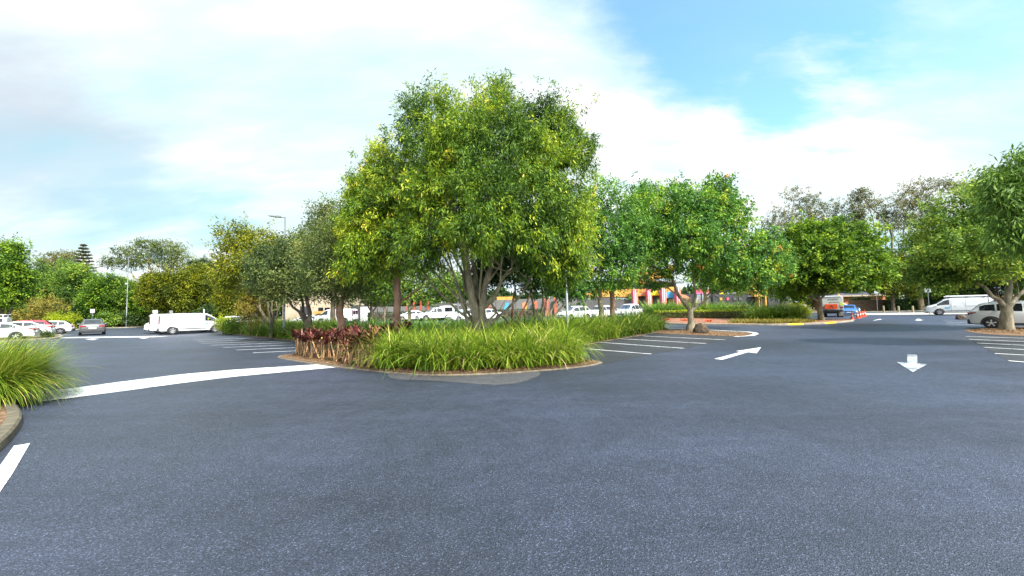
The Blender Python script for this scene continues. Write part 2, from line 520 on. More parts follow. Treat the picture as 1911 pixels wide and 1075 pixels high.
def make_trunk(rng, base, fork, r0, targets, flare=1.5, stems=1, twigs=2, spread=0.25):
    """base: ground point, fork: height of first fork above base, targets: points where limbs end"""
    mb = MB(); base = Vector(base)
    f = base + Vector((rng.normal() * 0.05, rng.normal() * 0.05, fork))
    if stems == 1:
        pts, rad = [], []
        for i in range(7):
            t = i / 6
            p = base.lerp(f, t) + Vector((rng.normal() * 0.02, rng.normal() * 0.02, 0))
            if i == 0: p.z -= 0.1
            pts.append(p); rad.append(r0 * (1 + (flare - 1) * (1 - t) ** 3.5))
        mb.tube(pts, rad, 12)
    targets = [Vector(t_) for t_ in targets]
    cen = sum(targets, Vector()) / max(1, len(targets))
    nl = max(2, min(len(targets), 3 if stems == 1 else 5))
    # leaders: high targets that lie far apart
    lead = [max(targets, key=lambda t_: t_.z)]
    while len(lead) < nl:
        lead.append(max((t_ for t_ in targets if t_ not in lead), key=lambda t_: min((t_ - l_).length for l_ in lead) + .35 * t_.z))
    paths = []
    for k, tg in enumerate(lead):
        if stems == 1:
            dv = tg - f; dv.z = 0
            dv = dv.normalized() if dv.length > .01 else Vector((1, 0, 0))
            s = f + dv * r0 * 0.30 + Vector((0, 0, -r0 * (.5 + 1.6 * k / nl)))
            rr = r0 * (0.72 if k == 0 else 0.58)
        else:
            dv = tg - base; dv.z = 0
            dv = dv.normalized() if dv.length > .01 else Vector((1, 0, 0))
            s = base + dv * r0 * .8 + Vector((0, 0, -.1))
            rr = r0 * 0.5
        pts = limb(mb, rng, s, tg, rr, rr * 0.14, bow=0.16 + .2 * rng.random(), seg=8, n=8)
        paths.append((pts, rr))
    rest = [t_ for t_ in targets if t_ not in lead]
    for tg in rest:
        best = None
        for pts, rr in paths:
            for i_ in range(1, 6):
                p = pts[i_]
                cost = (tg - p).length + (2.5 * max(0, p.z - tg.z + .3)) + .25 * i_
                if best is None or cost < best[0]: best = (cost, p, rr * (1 - .86 * (i_ / 8) ** .8), i_)
        _, p, rl, i_ = best
        pts = limb(mb, rng, p, tg, rl * .62, rl * .10, bow=.22, seg=6)
        paths.append((pts + [pts[-1]] * 2, rl * .62))
    for pts, rr in list(paths):
        for _ in range(twigs):
            i_ = int(rng.integers(2, 6))
            L_ = (pts[-1] - pts[0]).length
            e = pts[i_] + Vector(np.clip(rng.normal(size=3), -1.1, 1.1)) * min(.9, .2 * L_) + Vector((0, 0, min(.6, .12 * L_)))
            limb(mb, rng, pts[i_], e, rr * .32, rr * .06, bow=.15, seg=5, n=4)
    return mb


def px_lobes(Y, lst, dscale=0.9):
    """(px, py, rx_px, ry_px[, dY]) -> ellipsoids at real depth"""
    out = []
    for e in lst:
        px, py, rx, ry = e[:4]
        dY = e[4] if len(e) > 4 else 0.0
        p = at(px, py, Y + dY)
        k = (Y + dY) / FPX
        out.append((p.x, p.y, p.z, rx * k, (rx + ry) / 2 * k * dscale, ry * k))
    return out


def auto_lobes(rng, x0, x1, y0, y1, Y, n=9, flat=False):
    a = at(x0, (y0 + y1) / 2, Y); b = at(x1, (y0 + y1) / 2, Y)
    t = at((x0 + x1) / 2, y0, Y); u = at((x0 + x1) / 2, y1, Y)
    cx, cz = (a.x + b.x) / 2, (t.z + u.z) / 2
    rx, rz = (b.x - a.x) / 2, (t.z - u.z) / 2
    ry = rx * 0.85
    out = [(cx, Y, cz, rx * 0.6, ry * 0.6, rz * 0.6)]
    ga = PI * (3 - math.sqrt(5))
    off = rng.uniform(0, 6.28)
    for i in range(n):
        z = 1 - 2 * (i + 0.5) / n
        q = math.sqrt(1 - z * z)
        th = ga * i + off
        s = 0.40 * (0.75 + 0.5 * rng.random())
        k = 0.66 + 0.08 * rng.normal()
        out.append((cx + rx * k * q * math.cos(th), Y + ry * k * q * math.sin(th), cz + rz * k * z + rng.normal() * 0.04 * rz, rx * s, ry * s, rz * s * (0.7 if flat else 1)))
    return out


TREE_N = [0]


def tree(name, label, base, lobes, style, bark, ntw, nlf, L, W, fork, r0, cat='tree', group=None, stems=1, nlimb=6, droop=0.5, gap=0.9,
         twl=0.5, shell=0.45, nsc=0.8, warm=None, twigs=2, flare=1.5, tint_mu=0.42, extra=None, tint_hi=1.0, shoots=0.13, shoot_len=0.9, bumpy=0.22):
    TREE_N[0] += 1
    rng = np.random.default_rng(100 + TREE_N[0])
    base = Vector(base)
    root = empty(name, base, 0, label, cat, group)
    lob = np.asarray(lobes, dtype=float)
    V, F, T = crown(rng, lob, ntw, nlf, L, W, droop, gap, twl, shell, nsc, warm=warm, tint_mu=tint_mu, tint_hi=tint_hi, shoots=shoots, shoot_len=shoot_len, bumpy=bumpy)
    bo = np.array(base)
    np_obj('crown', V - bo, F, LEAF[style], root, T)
    order = rng.permutation(len(lob))[:nlimb]
    tg = [Vector(lob[i, :3]) - base for i in order]
    mb = make_trunk(rng, (0, 0, 0), fork, r0, tg, flare=flare, stems=stems, twigs=twigs)
    if extra: extra(mb, rng)
    mb.build('trunk', BARK[bark], root, smooth=60)
    return root


# ------------------------------------------------------------------ ground
def graded(lo, hi, dense_lo, dense_hi, step, far):
    a = list(np.arange(dense_lo, dense_hi + 0.01, step))
    x = dense_lo
    k = step
    left = []
    while x > lo:
        k *= 1.5; x -= k; left.append(max(x, lo))
    x = dense_hi; k = step; right = []
    while x < hi:
        k *= 1.5; x += k; right.append(min(x, hi))
    return left[::-1] + a + right


xs = graded(-700, 700, -34, 52, 2, 700)
ys = graded(-60, 900, 36, 56, 2, 900)
mb = MB()
mb.grid([[(x, y, gz(x, y)) for x in xs] for y in ys])
g = mb.build('ground', M['asphalt'], smooth=80)
tag(g, 'dark blue-grey bitumen car park surface speckled with pale stone chips', None, None, 'structure')


def sheet(name, polys, z, mat, label, lift=0.0):
    mb = MB()
    for poly in polys:
        k = len(mb.v)
        for p in poly: mb.v.append((p[0], p[1], z + gz(p[0], p[1])))
        mb.f.append(tuple(range(k, k + len(poly)))); mb.mi.append(0)
    o = mb.build(name, mat)
    for p in o.data.polygons:
        pass
    # make normals point up
    import bmesh
    bm = bmesh.new(); bm.from_mesh(o.data)
    for f in bm.faces:
        f.normal_update()
        if f.normal.z < 0: f.normal_flip()
    bm.to_mesh(o.data); bm.free()
    tag(o, label, None, None, 'structure')
    return o


def pxpoly(lst):
    return [G(*p) for p in lst]


def pxline(a, b, w):
    A, B = G(*a), G(*b)
    d = (B - A).normalized()
    n = Vector((-d.y, d.x, 0)) * w / 2
    return [A - n, B - n, B + n, A + n]


def strip(pts, w):
    pts = [G(*p) for p in pts]
    L_, R_ = [], []
    for i, p in enumerate(pts):
        d = (pts[min(i + 1, len(pts) - 1)] - pts[max(0, i - 1)]).normalized()
        n = Vector((-d.y, d.x, 0)) * w / 2
        L_.append(p + n); R_.append(p - n)
    return [[L_[i], L_[i + 1], R_[i + 1], R_[i]] for i in range(len(pts) - 1)]


# parking bay surfaces (darker, less blue bitumen)
sheet('bay_surface', [pxpoly([(1118, 681), (1216, 661.5), (1277, 650.5), (1319, 641.5), (1354, 634.5), (1400, 628), (1240, 622), (1090, 640)]),
                      pxpoly([(1800, 627), (1807, 634), (1836, 649), (1882, 675), (2100, 690), (2100, 628)])],
      0.004, M['bay_asphalt'], 'greyer bitumen under the marked parking bays')
def chaikin(P, n=3):
    for _ in range(n):
        Q = []
        for i in range(len(P)):
            a, b = P[i], P[(i + 1) % len(P)]
            Q += [a.lerp(b, .25), a.lerp(b, .75)]
        P = Q
    return P


sheet('bitumen_patch', [chaikin(pxpoly([(720, 696), (728, 708), (785, 709.4), (842, 713), (884, 716.5), (927, 719), (959, 716.5), (984, 711), (1016, 697), (990, 690), (800, 690)]))],
      0.004, M['old_asphalt'], 'pale worn bitumen patch in front of the garden island nose')
sheet('road_marking', [pxpoly([(70, 733), (130.6, 725.2), (234.4, 711.8), (335, 699.3), (435, 690.4), (560, 682.3), (592, 680.6), (627, 686), (560, 692), (435, 703.6), (335, 715.8), (234, 729.8), (130.6, 743.3), (70, 751)])],
      0.008, M['paint'], 'thick white painted line from the left grass clump to the garden island')
sheet('road_marking', [pxpoly([(26, 833), (56, 828), (22, 887), (0, 919), (-60, 1010), (-120, 1040), (0, 870)])],
      0.008, M['paint'], 'broad white edge stripe beside the left kerb')
sheet('road_marking', [pxpoly([(1333, 670), (1385, 656.6), (1373, 655.6), (1420.5, 648.4), (1412, 659.6), (1396, 657.6), (1348, 671.8)])],
      0.008, M['paint'], 'white painted arrow pointing away to the right')
sheet('road_marking', [pxpoly([(1693.4, 662), (1711.6, 662.7), (1712, 678.6), (1731, 680.2), (1703.6, 695), (1673.6, 676), (1692.7, 677.6)])],
      0.008, mworn('worn_paint', (0.40, 0.44, 0.47), (0.10, 0.11, 0.13), 0.50), 'worn white arrow pointing towards the viewer')
sheet('road_marking', strip([(1248, 613.5), (1300, 614.5), (1359, 617.8), (1394, 619.3), (1408, 621.3), (1411, 623.5), (1402, 626.4), (1372, 628.4)], 0.3),
      0.008, M['paint'], 'white painted line curving round the tree island tip')
sheet('road_marking', [pxline((118, 630.3), (303, 628.2), 1.4)], 0.008, M['paint'], 'far white stop line behind the silver car')
ar = [pxpoly([(158, 632.8), (170, 632.5), (170, 631.6), (176, 631.6), (177, 632.4), (186, 632.2), (172, 634.8)]),
      pxpoly([(259, 630.6), (266, 630.4), (268, 629.7), (273, 629.7), (273, 630.3), (279, 630.2), (267, 632.4)]),
      pxpoly([(1628, 598.2), (1637, 596.8), (1634, 596.6), (1643, 595.2), (1646, 596.6), (1641, 596.7), (1632, 598.4)]),
      pxpoly([(1711, 595.2), (1717, 595.2), (1718, 597), (1724, 597.2), (1714, 599), (1706, 597.2), (1711, 597)])]
for p, l in zip(ar, ['small white arrow in front of the silver car', 'small white arrow left of the white vans', 'small far white arrow bending right near the cones', 'small white arrow in front of the right van']):
    sheet('road_marking', [p], 0.008, M['paint'], l)
bl = [pxline((1085, 650.5), (1215.6, 661), 0.1), pxline((1095, 637.3), (1277, 650.4), 0.1), pxline((1150, 632), (1318.6, 641.4), 0.1), pxline((1200, 627.2), (1354, 634.5), 0.1)]
sheet('bay_lines', bl, 0.009, M['paint_thin'], 'thin white bay lines right of the garden island')
bl = []
for a, b in (((1802, 628), (1911, 631.5)), ((1808.5, 633.5), (1911, 638)), ((1823, 640.5), (1911, 644.7)), ((1836.5, 648.5), (1911, 652.7)), ((1856.5, 660), (1911, 663)), ((1882, 673.7), (1911, 676)),
             ((1760, 598.5), (1815, 599.6)), ((1764, 601.2), (1817, 603)), ((1766, 604.5), (1819, 606)), ((1769, 607.3), (1832, 608.4)), ((1772, 610.6), (1836, 611))):
    b2 = (b[0] + (b[0] - a[0]) * 0.6, b[1] + (b[1] - a[1]) * 0.6) if b[0] > 1900 else b
    bl.append(pxline(a, b2, 0.11))
sheet('bay_lines', bl, 0.009, M['paint_thin'], 'thin white bay lines at the right edge')
bl = []
for a, b in (((362, 634.6), (480, 630.8)), ((370, 637.8), (501, 633.6)), ((375.6, 641), (529, 636.8)), ((392.3, 644.6), (546, 639.6)), ((414.6, 648.8), (551, 644)), ((441, 653.5), (556, 648.8)), ((471.8, 658.6), (556, 655)),
             ((76, 635.8), (112, 635.0)), ((78, 639.6), (111, 638.9)), ((84, 644.2), (110, 643.6)), ((92, 650), (108, 649.5))):
    bl.append(pxline(a, b, 0.11))
sheet('bay_lines', bl, 0.009, M['paint_thin'], 'thin white bay lines in front of the white vans')
sheet('path', [pxpoly([(1590, 588), (1727, 587.2), (1860, 585), (1860, 581.5), (1727, 583), (1600, 584.5)])], 0.006, M['path'], 'pale concrete footpath beyond the right van')
sheet('path', [pxpoly([(20, 621.5), (100, 617.5), (148, 615.2), (148, 612.5), (100, 614), (20, 617)])], 0.006, M['path'], 'pale concrete strip by the far left garden')


def bed(name, poly, mat, label, kh=0.12, kw=0.16, kmat=None, kerb_label=None, mz=0.10, yellow=None):
    poly = [Vector((p[0], p[1], 0)) for p in poly]
    area = sum(poly[i].x * poly[(i + 1) % len(poly)].y - poly[(i + 1) % len(poly)].x * poly[i].y for i in range(len(poly)))
    if area < 0: poly = poly[::-1]
    # smooth corners once
    q = []
    for i in range(len(poly)):
        a, b = poly[i], poly[(i + 1) % len(poly)]
        q += [a.lerp(b, 0.22), a.lerp(b, 0.78)]
    q2 = []
    for i in range(len(q)):
        a, b = q[i], q[(i + 1) % len(q)]
        m_ = max(1, min(30, int((b - a).length / 0.7))) if yellow else 1
        q2 += [a.lerp(b, t_ / m_) for t_ in range(m_)]
    q = q2
    n = len(q)
    inner = []
    for i in range(n):
        d = (q[(i + 1) % n] - q[i - 1]).normalized()
        inner.append(q[i] + Vector((-d.y, d.x, 0)) * kw)
    if kh > 0:
        mb = MB()
        for i in range(n):
            j = (i + 1) % n
            za, zb = gz(q[i].x, q[i].y), gz(q[j].x, q[j].y)
            k = len(mb.v)
            bev = 0.03
            for (p, ip, z) in ((q[i], inner[i], za), (q[j], inner[j], zb)):
                o2 = p.lerp(ip, 0.18)
                mb.v += [(p.x, p.y, z - 0.05), (p.x, p.y, z + kh - bev), (o2.x, o2.y, z + kh), (ip.x, ip.y, z + kh), (ip.x, ip.y, z - 0.05)]
            c = (q[i] + q[j]) / 2
            ye = 1 if yellow and yellow(c) else 0
            for t in range(4):
                mb.f.append((k + t, k + 5 + t, k + 6 + t, k + 1 + t)); mb.mi.append(ye)
        o = mb.build('kerb', [kmat or M['concrete'], M['yellow_paint']], smooth=40)
        import bmesh
        bm = bmesh.new(); bm.from_mesh(o.data); bmesh.ops.remove_doubles(bm, verts=bm.verts, dist=0.0005); bmesh.ops.recalc_face_normals(bm, faces=bm.faces); bm.to_mesh(o.data); bm.free()
        tag(o, kerb_label or 'concrete kerb round ' + label, None, None, 'structure')
    s = sheet(name, [inner], mz, mat, label)
    return q


ISLAND = [(-9.9, 15.9), (-8.4, 14.6), (-6.6, 13.2), (-5, 12.1), (-3.6, 11.2), (-2.6, 10.75), (-1.9, 10.6), (-1.1, 10.6), (-.1, 10.75), (.65, 11), (1.6, 11.35), (2.5, 11.9), (2.95, 12.5),
          (2.3, 13.6), (1.2, 15.6), (6.1, 21.6), (8.4, 24.1), (12.0, 29), (12.5, 33), (2, 34), (-12, 36), (-24, 41), (-29.5, 39.5), (-27.8, 36.8), (-14.4, 25), (-7.5, 19.2), (-9.6, 17.2)]
bed('garden_bed', ISLAND, M['mulch'], 'mulched central garden island with a rounded nose', 0.035, 0.12, mz=0.045, kmat=M['kerb_tan'])
TREEISL = pxpoly([(1205, 621.5), (1250, 623.5), (1307, 626), (1378, 628.3), (1398, 626.5), (1406, 623.7), (1394, 620.6), (1358, 619), (1310, 616), (1250, 614.5)])
bed('garden_bed', TREEISL, M['mulch'], 'small mulched island with leaf litter round the tree and boulder', 0, 0.05, mz=0.012)
HEDGEISL = [(14.9, 36), (18, 33.5), (21.4, 31), (22.6, 31.2), (24, 31.4), (25.6, 31.8), (27.2, 32.6), (29, 33.6), (31, 35), (32.6, 36.7), (31.6, 38.4), (29.5, 40), (29, 43), (29.5, 48), (17, 51), (16, 45), (14.5, 40)]
bed('garden_bed', HEDGEISL, M['red_mulch'], 'reddish mulched garden bed with clipped hedge and strappy plants', 0.13, 0.18, mz=0.10,
    kmat=M['kerb_pale'], yellow=lambda c: (22.0 < c.x < 23.6 and c.y < 33) or (25.9 < c.x < 27.6 and c.y < 34.5))
bed('garden_bed', pxpoly([(1790, 616), (1815, 621.5), (1850, 625), (1911, 627.5), (2050, 629), (2050, 611), (1911, 609.5), (1850, 611.5)]), M['mulch'],
    'flush leaf-littered bed round the right trunk', 0, 0.05, mz=0.012)
bed('garden_bed', pxpoly([(-80, 646), (0, 641), (70, 635.5), (108, 632.5), (119, 629), (112, 626), (90, 625), (20, 632), (-80, 636)]), M['soil'], 'small kerbed bed behind the parked white cars', 0.14, 0.2, mz=0.11)
LEFTBED = [G(-420, 1010), G(-180, 945), G(-20, 862), G(26, 818), G(43, 788), G(30, 764), G(-20, 735), G(-150, 700), G(-420, 720)]
bed('garden_bed', LEFTBED, M['mulch'], 'kerbed bed of long grass at the left edge', 0.15, 0.16, kmat=M['kerb_dark'], mz=0.12)
FARBED = [G(-260, 630), G(20, 619), G(100, 615), G(150, 613), G(235, 612.5), G(300, 609), Vector((-52, 72, 0)), Vector((-20, 62, 0)), Vector((-20, 140, 0)), Vector((-220, 140, 0)), Vector((-220, 60, 0))]
bed('garden_bed', FARBED, M['soil'], 'planted verge under the far left trees', 0.14, 0.25, mz=0.1)
bed('garden_bed', [Vector((44, 66, 0)), Vector((70, 64, 0)), Vector((110, 52, 0)), Vector((170, 40, 0)), Vector((170, 140, 0)), Vector((44, 140, 0))], M['soil'], 'shaded verge behind the right footpath', 0.1, 0.2, mz=0.06)


# ------------------------------------------------------------------ grass and plants
def inside(poly, x, y):
    c = False
    n = len(poly)
    for i in range(n):
        x1, y1 = poly[i][0], poly[i][1]; x2, y2 = poly[i - 1][0], poly[i - 1][1]
        if (y1 > y) != (y2 > y) and x < (x2 - x1) * (y - y1) / (y2 - y1) + x1: c = not c
    return c


def blades(rng, P, az, th0, kap, L, W, nseg=4):
    """vectorised arching strap leaves"""
    n = len(P)
    H = np.stack([np.cos(az), np.sin(az), np.zeros(n)], 1)
    S = np.stack([-np.sin(az), np.cos(az), np.zeros(n)], 1)
    rows = []
    cur = P.copy()
    for i in range(nseg + 1):
        t = i / nseg
        w = W * (1.0 if i == 0 else (1.0 - 0.25 * t) if i < nseg else 0.12)
        rows.append(cur - S * w[:, None] / 2); rows.append(cur + S * w[:, None] / 2)
        th = th0 + kap * (t + 0.5 / nseg)
        cur = cur + (H * np.sin(th)[:, None] + np.array([0, 0, 1.0]) * np.cos(th)[:, None]) * (L / nseg)[:, None]
    V = np.stack(rows, 1)  # n, 2*(nseg+1), 3
    k = 2 * (nseg + 1)
    F = []
    b = np.arange(n) * k
    for i in range(nseg):
        F.append(np.stack([b + 2 * i, b + 2 * i + 1, b + 2 * i + 3, b + 2 * i + 2], 1))
    return V.reshape(-1, 3), np.concatenate(F, 0), k


def tufts(name, label, pts, nbl, L, W, style, seed, z0=0.08, nseg=4, kap=(0.9, 2.1), th0=(0.05, 0.6), jit=0.13, tmu=0.45, dead=0.03, zvar=0.2):
    rng = np.random.default_rng(seed)
    pts = np.asarray(pts, dtype=float)
    P = np.repeat(pts, nbl, 0)
    n = len(P)
    sc = np.repeat(1 + zvar * rng.normal(size=len(pts)), nbl)
    tt = np.repeat(tmu + 0.13 * rng.normal(size=len(pts)), nbl)
    P3 = np.zeros((n, 3)); P3[:, :2] = P[:, :2] + rng.normal(size=(n, 2)) * jit
    P3[:, 2] = np.array([gz(a, b) for a, b in pts]).repeat(nbl) + z0
    az = rng.uniform(0, 2 * PI, n)
    Ls = L * np.clip(sc, 0.6, 1.4) * (0.7 + 0.45 * rng.random(n))
    Ws = W * (0.7 + 0.6 * rng.random(n))
    V, F, k = blades(rng, P3, az, rng.uniform(*th0, n), rng.uniform(*kap, n), Ls, Ws, nseg)
    ti = np.clip(tt + 0.2 * rng.normal(size=n), 0, 0.93)
    ti = np.where(rng.random(n) < dead, 0.95 + 0.05 * rng.random(n), ti)
    o = np_obj(name, V, F, LEAF[style], None, np.repeat(ti, k))
    return tag(o, label, None, None, 'stuff')


def scatter(rng, poly, step, test=None, n=None):
    xs_ = [p[0] for p in poly]; ys_ = [p[1] for p in poly]
    out = []
    x = min(xs_)
    while x < max(xs_):
        y = min(ys_)
        while y < max(ys_):
            a, b = x + rng.uniform(-.45, .45) * step, y + rng.uniform(-.45, .45) * step
            if inside(poly, a, b) and (test is None or test(a, b)): out.append((a, b))
            y += step
        x += step
    return out


rg = np.random.default_rng(5)
# nose of the island: bright strap grass (leaves the left corner free for the purple plants)
NOSE = [(-4.3, 12.0), (-3.4, 11.45), (-2.4, 11.05), (-1.2, 10.95), (0, 11.1), (1.2, 11.6), (2.3, 12.3), (2.3, 12.9), (1.7, 14.0), (0.6, 15.2), (-3.2, 14.6), (-4.3, 13.2)]
tufts('strap_grass', 'bright green strappy grass filling the nose of the garden island', scatter(rg, NOSE, 0.40), 120, 1.38, 0.019, 'grass', 1, kap=(0.8, 2.3), th0=(0.02, 0.55), jit=0.11, tmu=0.55, nseg=6, zvar=.17, dead=.06)
MIDR = [(0.4, 15.2), (1.4, 15.9), (6.3, 21.9), (8.4, 24.4), (11.4, 28.8), (11, 31), (5.5, 24.5), (2, 20.5), (-0.6, 17)]
tufts('strap_grass', 'deep green strappy grass along the right side of the garden island', scatter(rg, MIDR, 0.5), 80, 1.55, 0.026, 'grass', 2, nseg=5, kap=(.8, 2.2), th0=(.02, .5), tmu=0.32, jit=0.15)
MIDC = [(-7, 15.8), (-3.5, 14.4), (0.3, 15.3), (1.5, 20), (8, 30), (0, 31), (-12, 32), (-12, 25), (-7, 19.8)]
tufts('strap_grass', 'dense strappy plants in the middle of the garden island', scatter(rg, MIDC, 0.8), 60, 1.35, 0.034, 'grassdeep', 3, jit=0.25, nseg=3, tmu=0.45)
MIDL = [(-7.9, 19.8), (-14.4, 25.4), (-27.5, 37), (-25, 39.5), (-12.5, 28.5), (-7, 22.5)]
tufts('strap_grass', 'green strappy grass along the left side of the garden island', scatter(rg, MIDL, 0.55), 60, 1.5, 0.032, 'grass', 4, jit=0.18, nseg=3, tmu=0.36)
HB = [(16.8, 46.8), (27, 43.4), (29, 46.5), (17.2, 50)]
tufts('strap_grass', 'tall strappy grass behind the clipped hedge', scatter(rg, HB, 0.6), 60, 2.35, 0.05, 'grassdeep', 6, jit=0.25, nseg=3, tmu=0.55)
HB2 = [(23.2, 37.2), (27.6, 36.2), (28.6, 41), (25.8, 42.2)]
tufts('strap_grass', 'strappy grass at the right end of the clipped hedge', scatter(rg, HB2, 0.5), 60, 2.1, 0.04, 'grass', 7, jit=0.2, nseg=3, tmu=0.45)
GC = [(19.6, 34.6), (21.6, 32.4), (24.5, 32.6), (27.4, 35), (26.8, 37), (22, 38)]
tufts('ground_cover', 'low fine olive ground cover along the kerb beside the hedge', scatter(rg, GC, 0.3), 45, 0.42, 0.03, 'brush', 8, jit=0.2, nseg=2, tmu=0.4)

# long grass clump at left edge
def grass_clump(label, cx, cy, r, n, L, seed, style='reed', zb=0.1, tmu=0.5):
    rng = np.random.default_rng(seed)
    a = rng.uniform(0, 2 * PI, n); q = r * np.sqrt(rng.random(n))
    P = np.stack([q * np.cos(a), q * np.sin(a) * 0.8, np.zeros(n)], 1)
    az = a + rng.normal(size=n) * 0.7
    V, F, k = blades(rng, P, az, rng.uniform(0.0, 0.25, n) + 0.30 * q / r, 0.5 + 2.1 * rng.random(n) ** 1.2, L * (0.55 + 0.5 * rng.random(n)), 0.0115 * (0.7 + 0.7 * rng.random(n)), 6)
    ti = np.clip(tmu + 0.2 * rng.normal(size=n), 0, 0.93); ti = np.where(rng.random(n) < 0.06, 0.97, ti)
    root = empty('grass_clump', (cx, cy, zb), 0, label, 'grass')
    np_obj('blades', V, F, LEAF[style], root, np.repeat(ti, k))
    return root


c1 = G(-60, 757, 0.1)
grass_clump('big arching clump of fine bright grass spilling over the left kerb', c1.x - .1, c1.y + .1, 0.55, 5000, 1.55, 11)
grass_clump('second clump of fine grass partly out of frame behind the left kerb', c1.x - 1.5, c1.y + 0.5, 0.9, 3600, 1.85, 12, tmu=0.6)
grass_clump('paler grey-green grass clump at the back of the left bed', c1.x - 0.75, c1.y + 0.9, 0.6, 1900, 1.6, 13, tmu=0.36)
grass_clump('nearest grass clump cut by the left frame edge', c1.x - 1.0, c1.y - .75, 0.55, 2600, 1.45, 14, tmu=0.45)


def litter(name, label, poly, n, seed, z, size=0.09):
    rng = np.random.default_rng(seed)
    xs_ = [p[0] for p in poly]; ys_ = [p[1] for p in poly]
    P = []
    while len(P) < n:
        a, b = rng.uniform(min(xs_), max(xs_)), rng.uniform(min(ys_), max(ys_))
        if inside(poly, a, b): P.append((a, b, z + gz(a, b) + rng.random() * 0.03))
    P = np.array(P)
    D = unit(np.stack([rng.normal(size=n), rng.normal(size=n), 0.25 * rng.normal(size=n)], 1))
    up = unit(np.array([0, 0, 1.0]) + 0.35 * rng.normal(size=(n, 3)))
    Nn = unit(up - D * np.sum(up * D, 1, keepdims=True))
    V, F = leaf_quads(P, D, Nn, size * (0.6 + 0.8 * rng.random(n)), size * 0.35 * (0.6 + 0.8 * rng.random(n)))
    return tag(np_obj(name, V, F, LEAF['litter'], None, np.repeat(rng.random(n), 4)), label, None, None, 'stuff')


litter('leaf_litter', 'dry tan leaves along the front edge of the island nose', [(-9.4, 15.9), (-6.4, 13.35), (-3.6, 11.3), (-1.9, 10.72), (-.1, 10.85), (1.6, 11.5), (2.8, 12.5), (1.5, 12.8), (-1.5, 12), (-4.5, 13), (-8.4, 17)], 2600, 21, 0.065)
litter('leaf_litter', 'dry leaves under the tree with the boulder', [(p.x, p.y) for p in TREEISL], 1700, 22, 0.018, 0.1)
litter('leaf_litter', 'dry leaves under the right edge tree', [(p.x, p.y) for p in pxpoly([(1800, 617), (1850, 623), (1990, 627), (1990, 613), (1850, 613)])], 1200, 23, 0.018, 0.11)
litter('leaf_litter', 'few fallen leaves scattered over the bitumen', [(-9, 5), (-3, 3), (6, 4), (14, 9), (12, 22), (4, 14), (2, 10), (-3, 10), (-8, 12)], 26, 24, 0.006, 0.045)


# ------------------------------------------------------------------ purple cordylines
def cordyline(label, x, y, h, ncane, seed, bare=0.68, tmu=0.42):
    rng = np.random.default_rng(seed)
    root = empty('cordyline_plant', (x, y, 0.06), 0, label, 'cordyline', 'purple-leaved plants at the left corner of the island')
    mb = MB(); VV = []; FF = []; TT = []; k = 0
    for i in range(ncane):
        a = rng.uniform(0, 2 * PI); r = 0.06 + 0.1 * rng.random()
        b = Vector((r * math.cos(a), r * math.sin(a), 0))
        hh = h * (0.72 + 0.3 * rng.random())
        top = b + Vector((0.13 * rng.normal() * h, 0.13 * rng.normal() * h, hh * bare))
        top2 = top + Vector((0.08 * rng.normal(), 0.08 * rng.normal(), hh * (1 - bare) * 0.6))
        mb.tube([b, b.lerp(top, 0.5) + Vector((0.02 * rng.normal(), 0.02 * rng.normal(), 0)), top, top2], [0.030, 0.027, 0.022, 0.011], 6)
        n = int(rng.integers(20, 28))
        t = rng.random(n)
        P = np.array(top)[None] * (1 - t[:, None]) + np.array(top2)[None] * t[:, None] + np.array([0, 0, -0.06])
        az = rng.uniform(0, 2 * PI, n)
        L = 0.29 * (0.7 + 0.5 * rng.random(n)) * h / 1.05
        V, F, kk = blades(rng, P, az, 0.95 - 0.75 * t + 0.15 * rng.normal(size=n), 0.7 + 0.8 * rng.random(n), L, 0.07 * (0.7 + 0.5 * rng.random(n)), 4)
        # taper the leaf base
        V = V.reshape(n, 10, 3)
        m0 = (V[:, 0] + V[:, 1]) / 2
        V[:, 0] = m0 + (V[:, 0] - m0) * 0.3; V[:, 1] = m0 + (V[:, 1] - m0) * 0.3
        ti = np.clip(tmu + 0.12 * rng.normal() + 0.2 * rng.normal(size=n), 0, 0.98)
        VV.append(V.reshape(-1, 3)); FF.append(F + k); TT.append(np.repeat(ti, 10)); k += n * 10
    mb.build('canes', BARK['cane'], root, smooth=60)
    np_obj('leaves', np.concatenate(VV), np.concatenate(FF), LEAF['cordy'], root, np.concatenate(TT))
    return root


cl = [(553, 664, 'leftmost purple cordyline at the corner of the island', 7, .42), (566, 667, 'purple cordyline with dark drooping rosette second from the left corner', 6, .35),
      (580, 669, 'purple cordyline beside the left corner pair with thin tan canes', 5, .5), (594, 672, 'purple cordyline with magenta leaves in the left part of the row', 5, .6),
      (606, 670, 'purple cordyline standing left of the pink forked trunk', 5, .45), (622, 677, 'dark cordyline with low hanging leaves before the pink forked trunk', 6, .3),
      (640, 681, 'bare-caned cordyline right of the pink forked trunk', 5, .4), (650, 683, 'short cordyline with a red lower rosette near the mulch edge', 4, .62),
      (664, 686, 'tall bare-caned cordyline close to the bright strap grass', 5, .5), (684, 688, 'cordyline leaning against the bright strap grass', 6, .42)]
for i, (px, py, lab, nc, tm) in enumerate(cl):
    p = G(px, py, 0.06)
    cordyline(lab, p.x - (0.12 if i < 5 else 0), p.y + 0.42, 1.18 if i != 7 else 0.85, nc, 300 + i, tmu=tm)
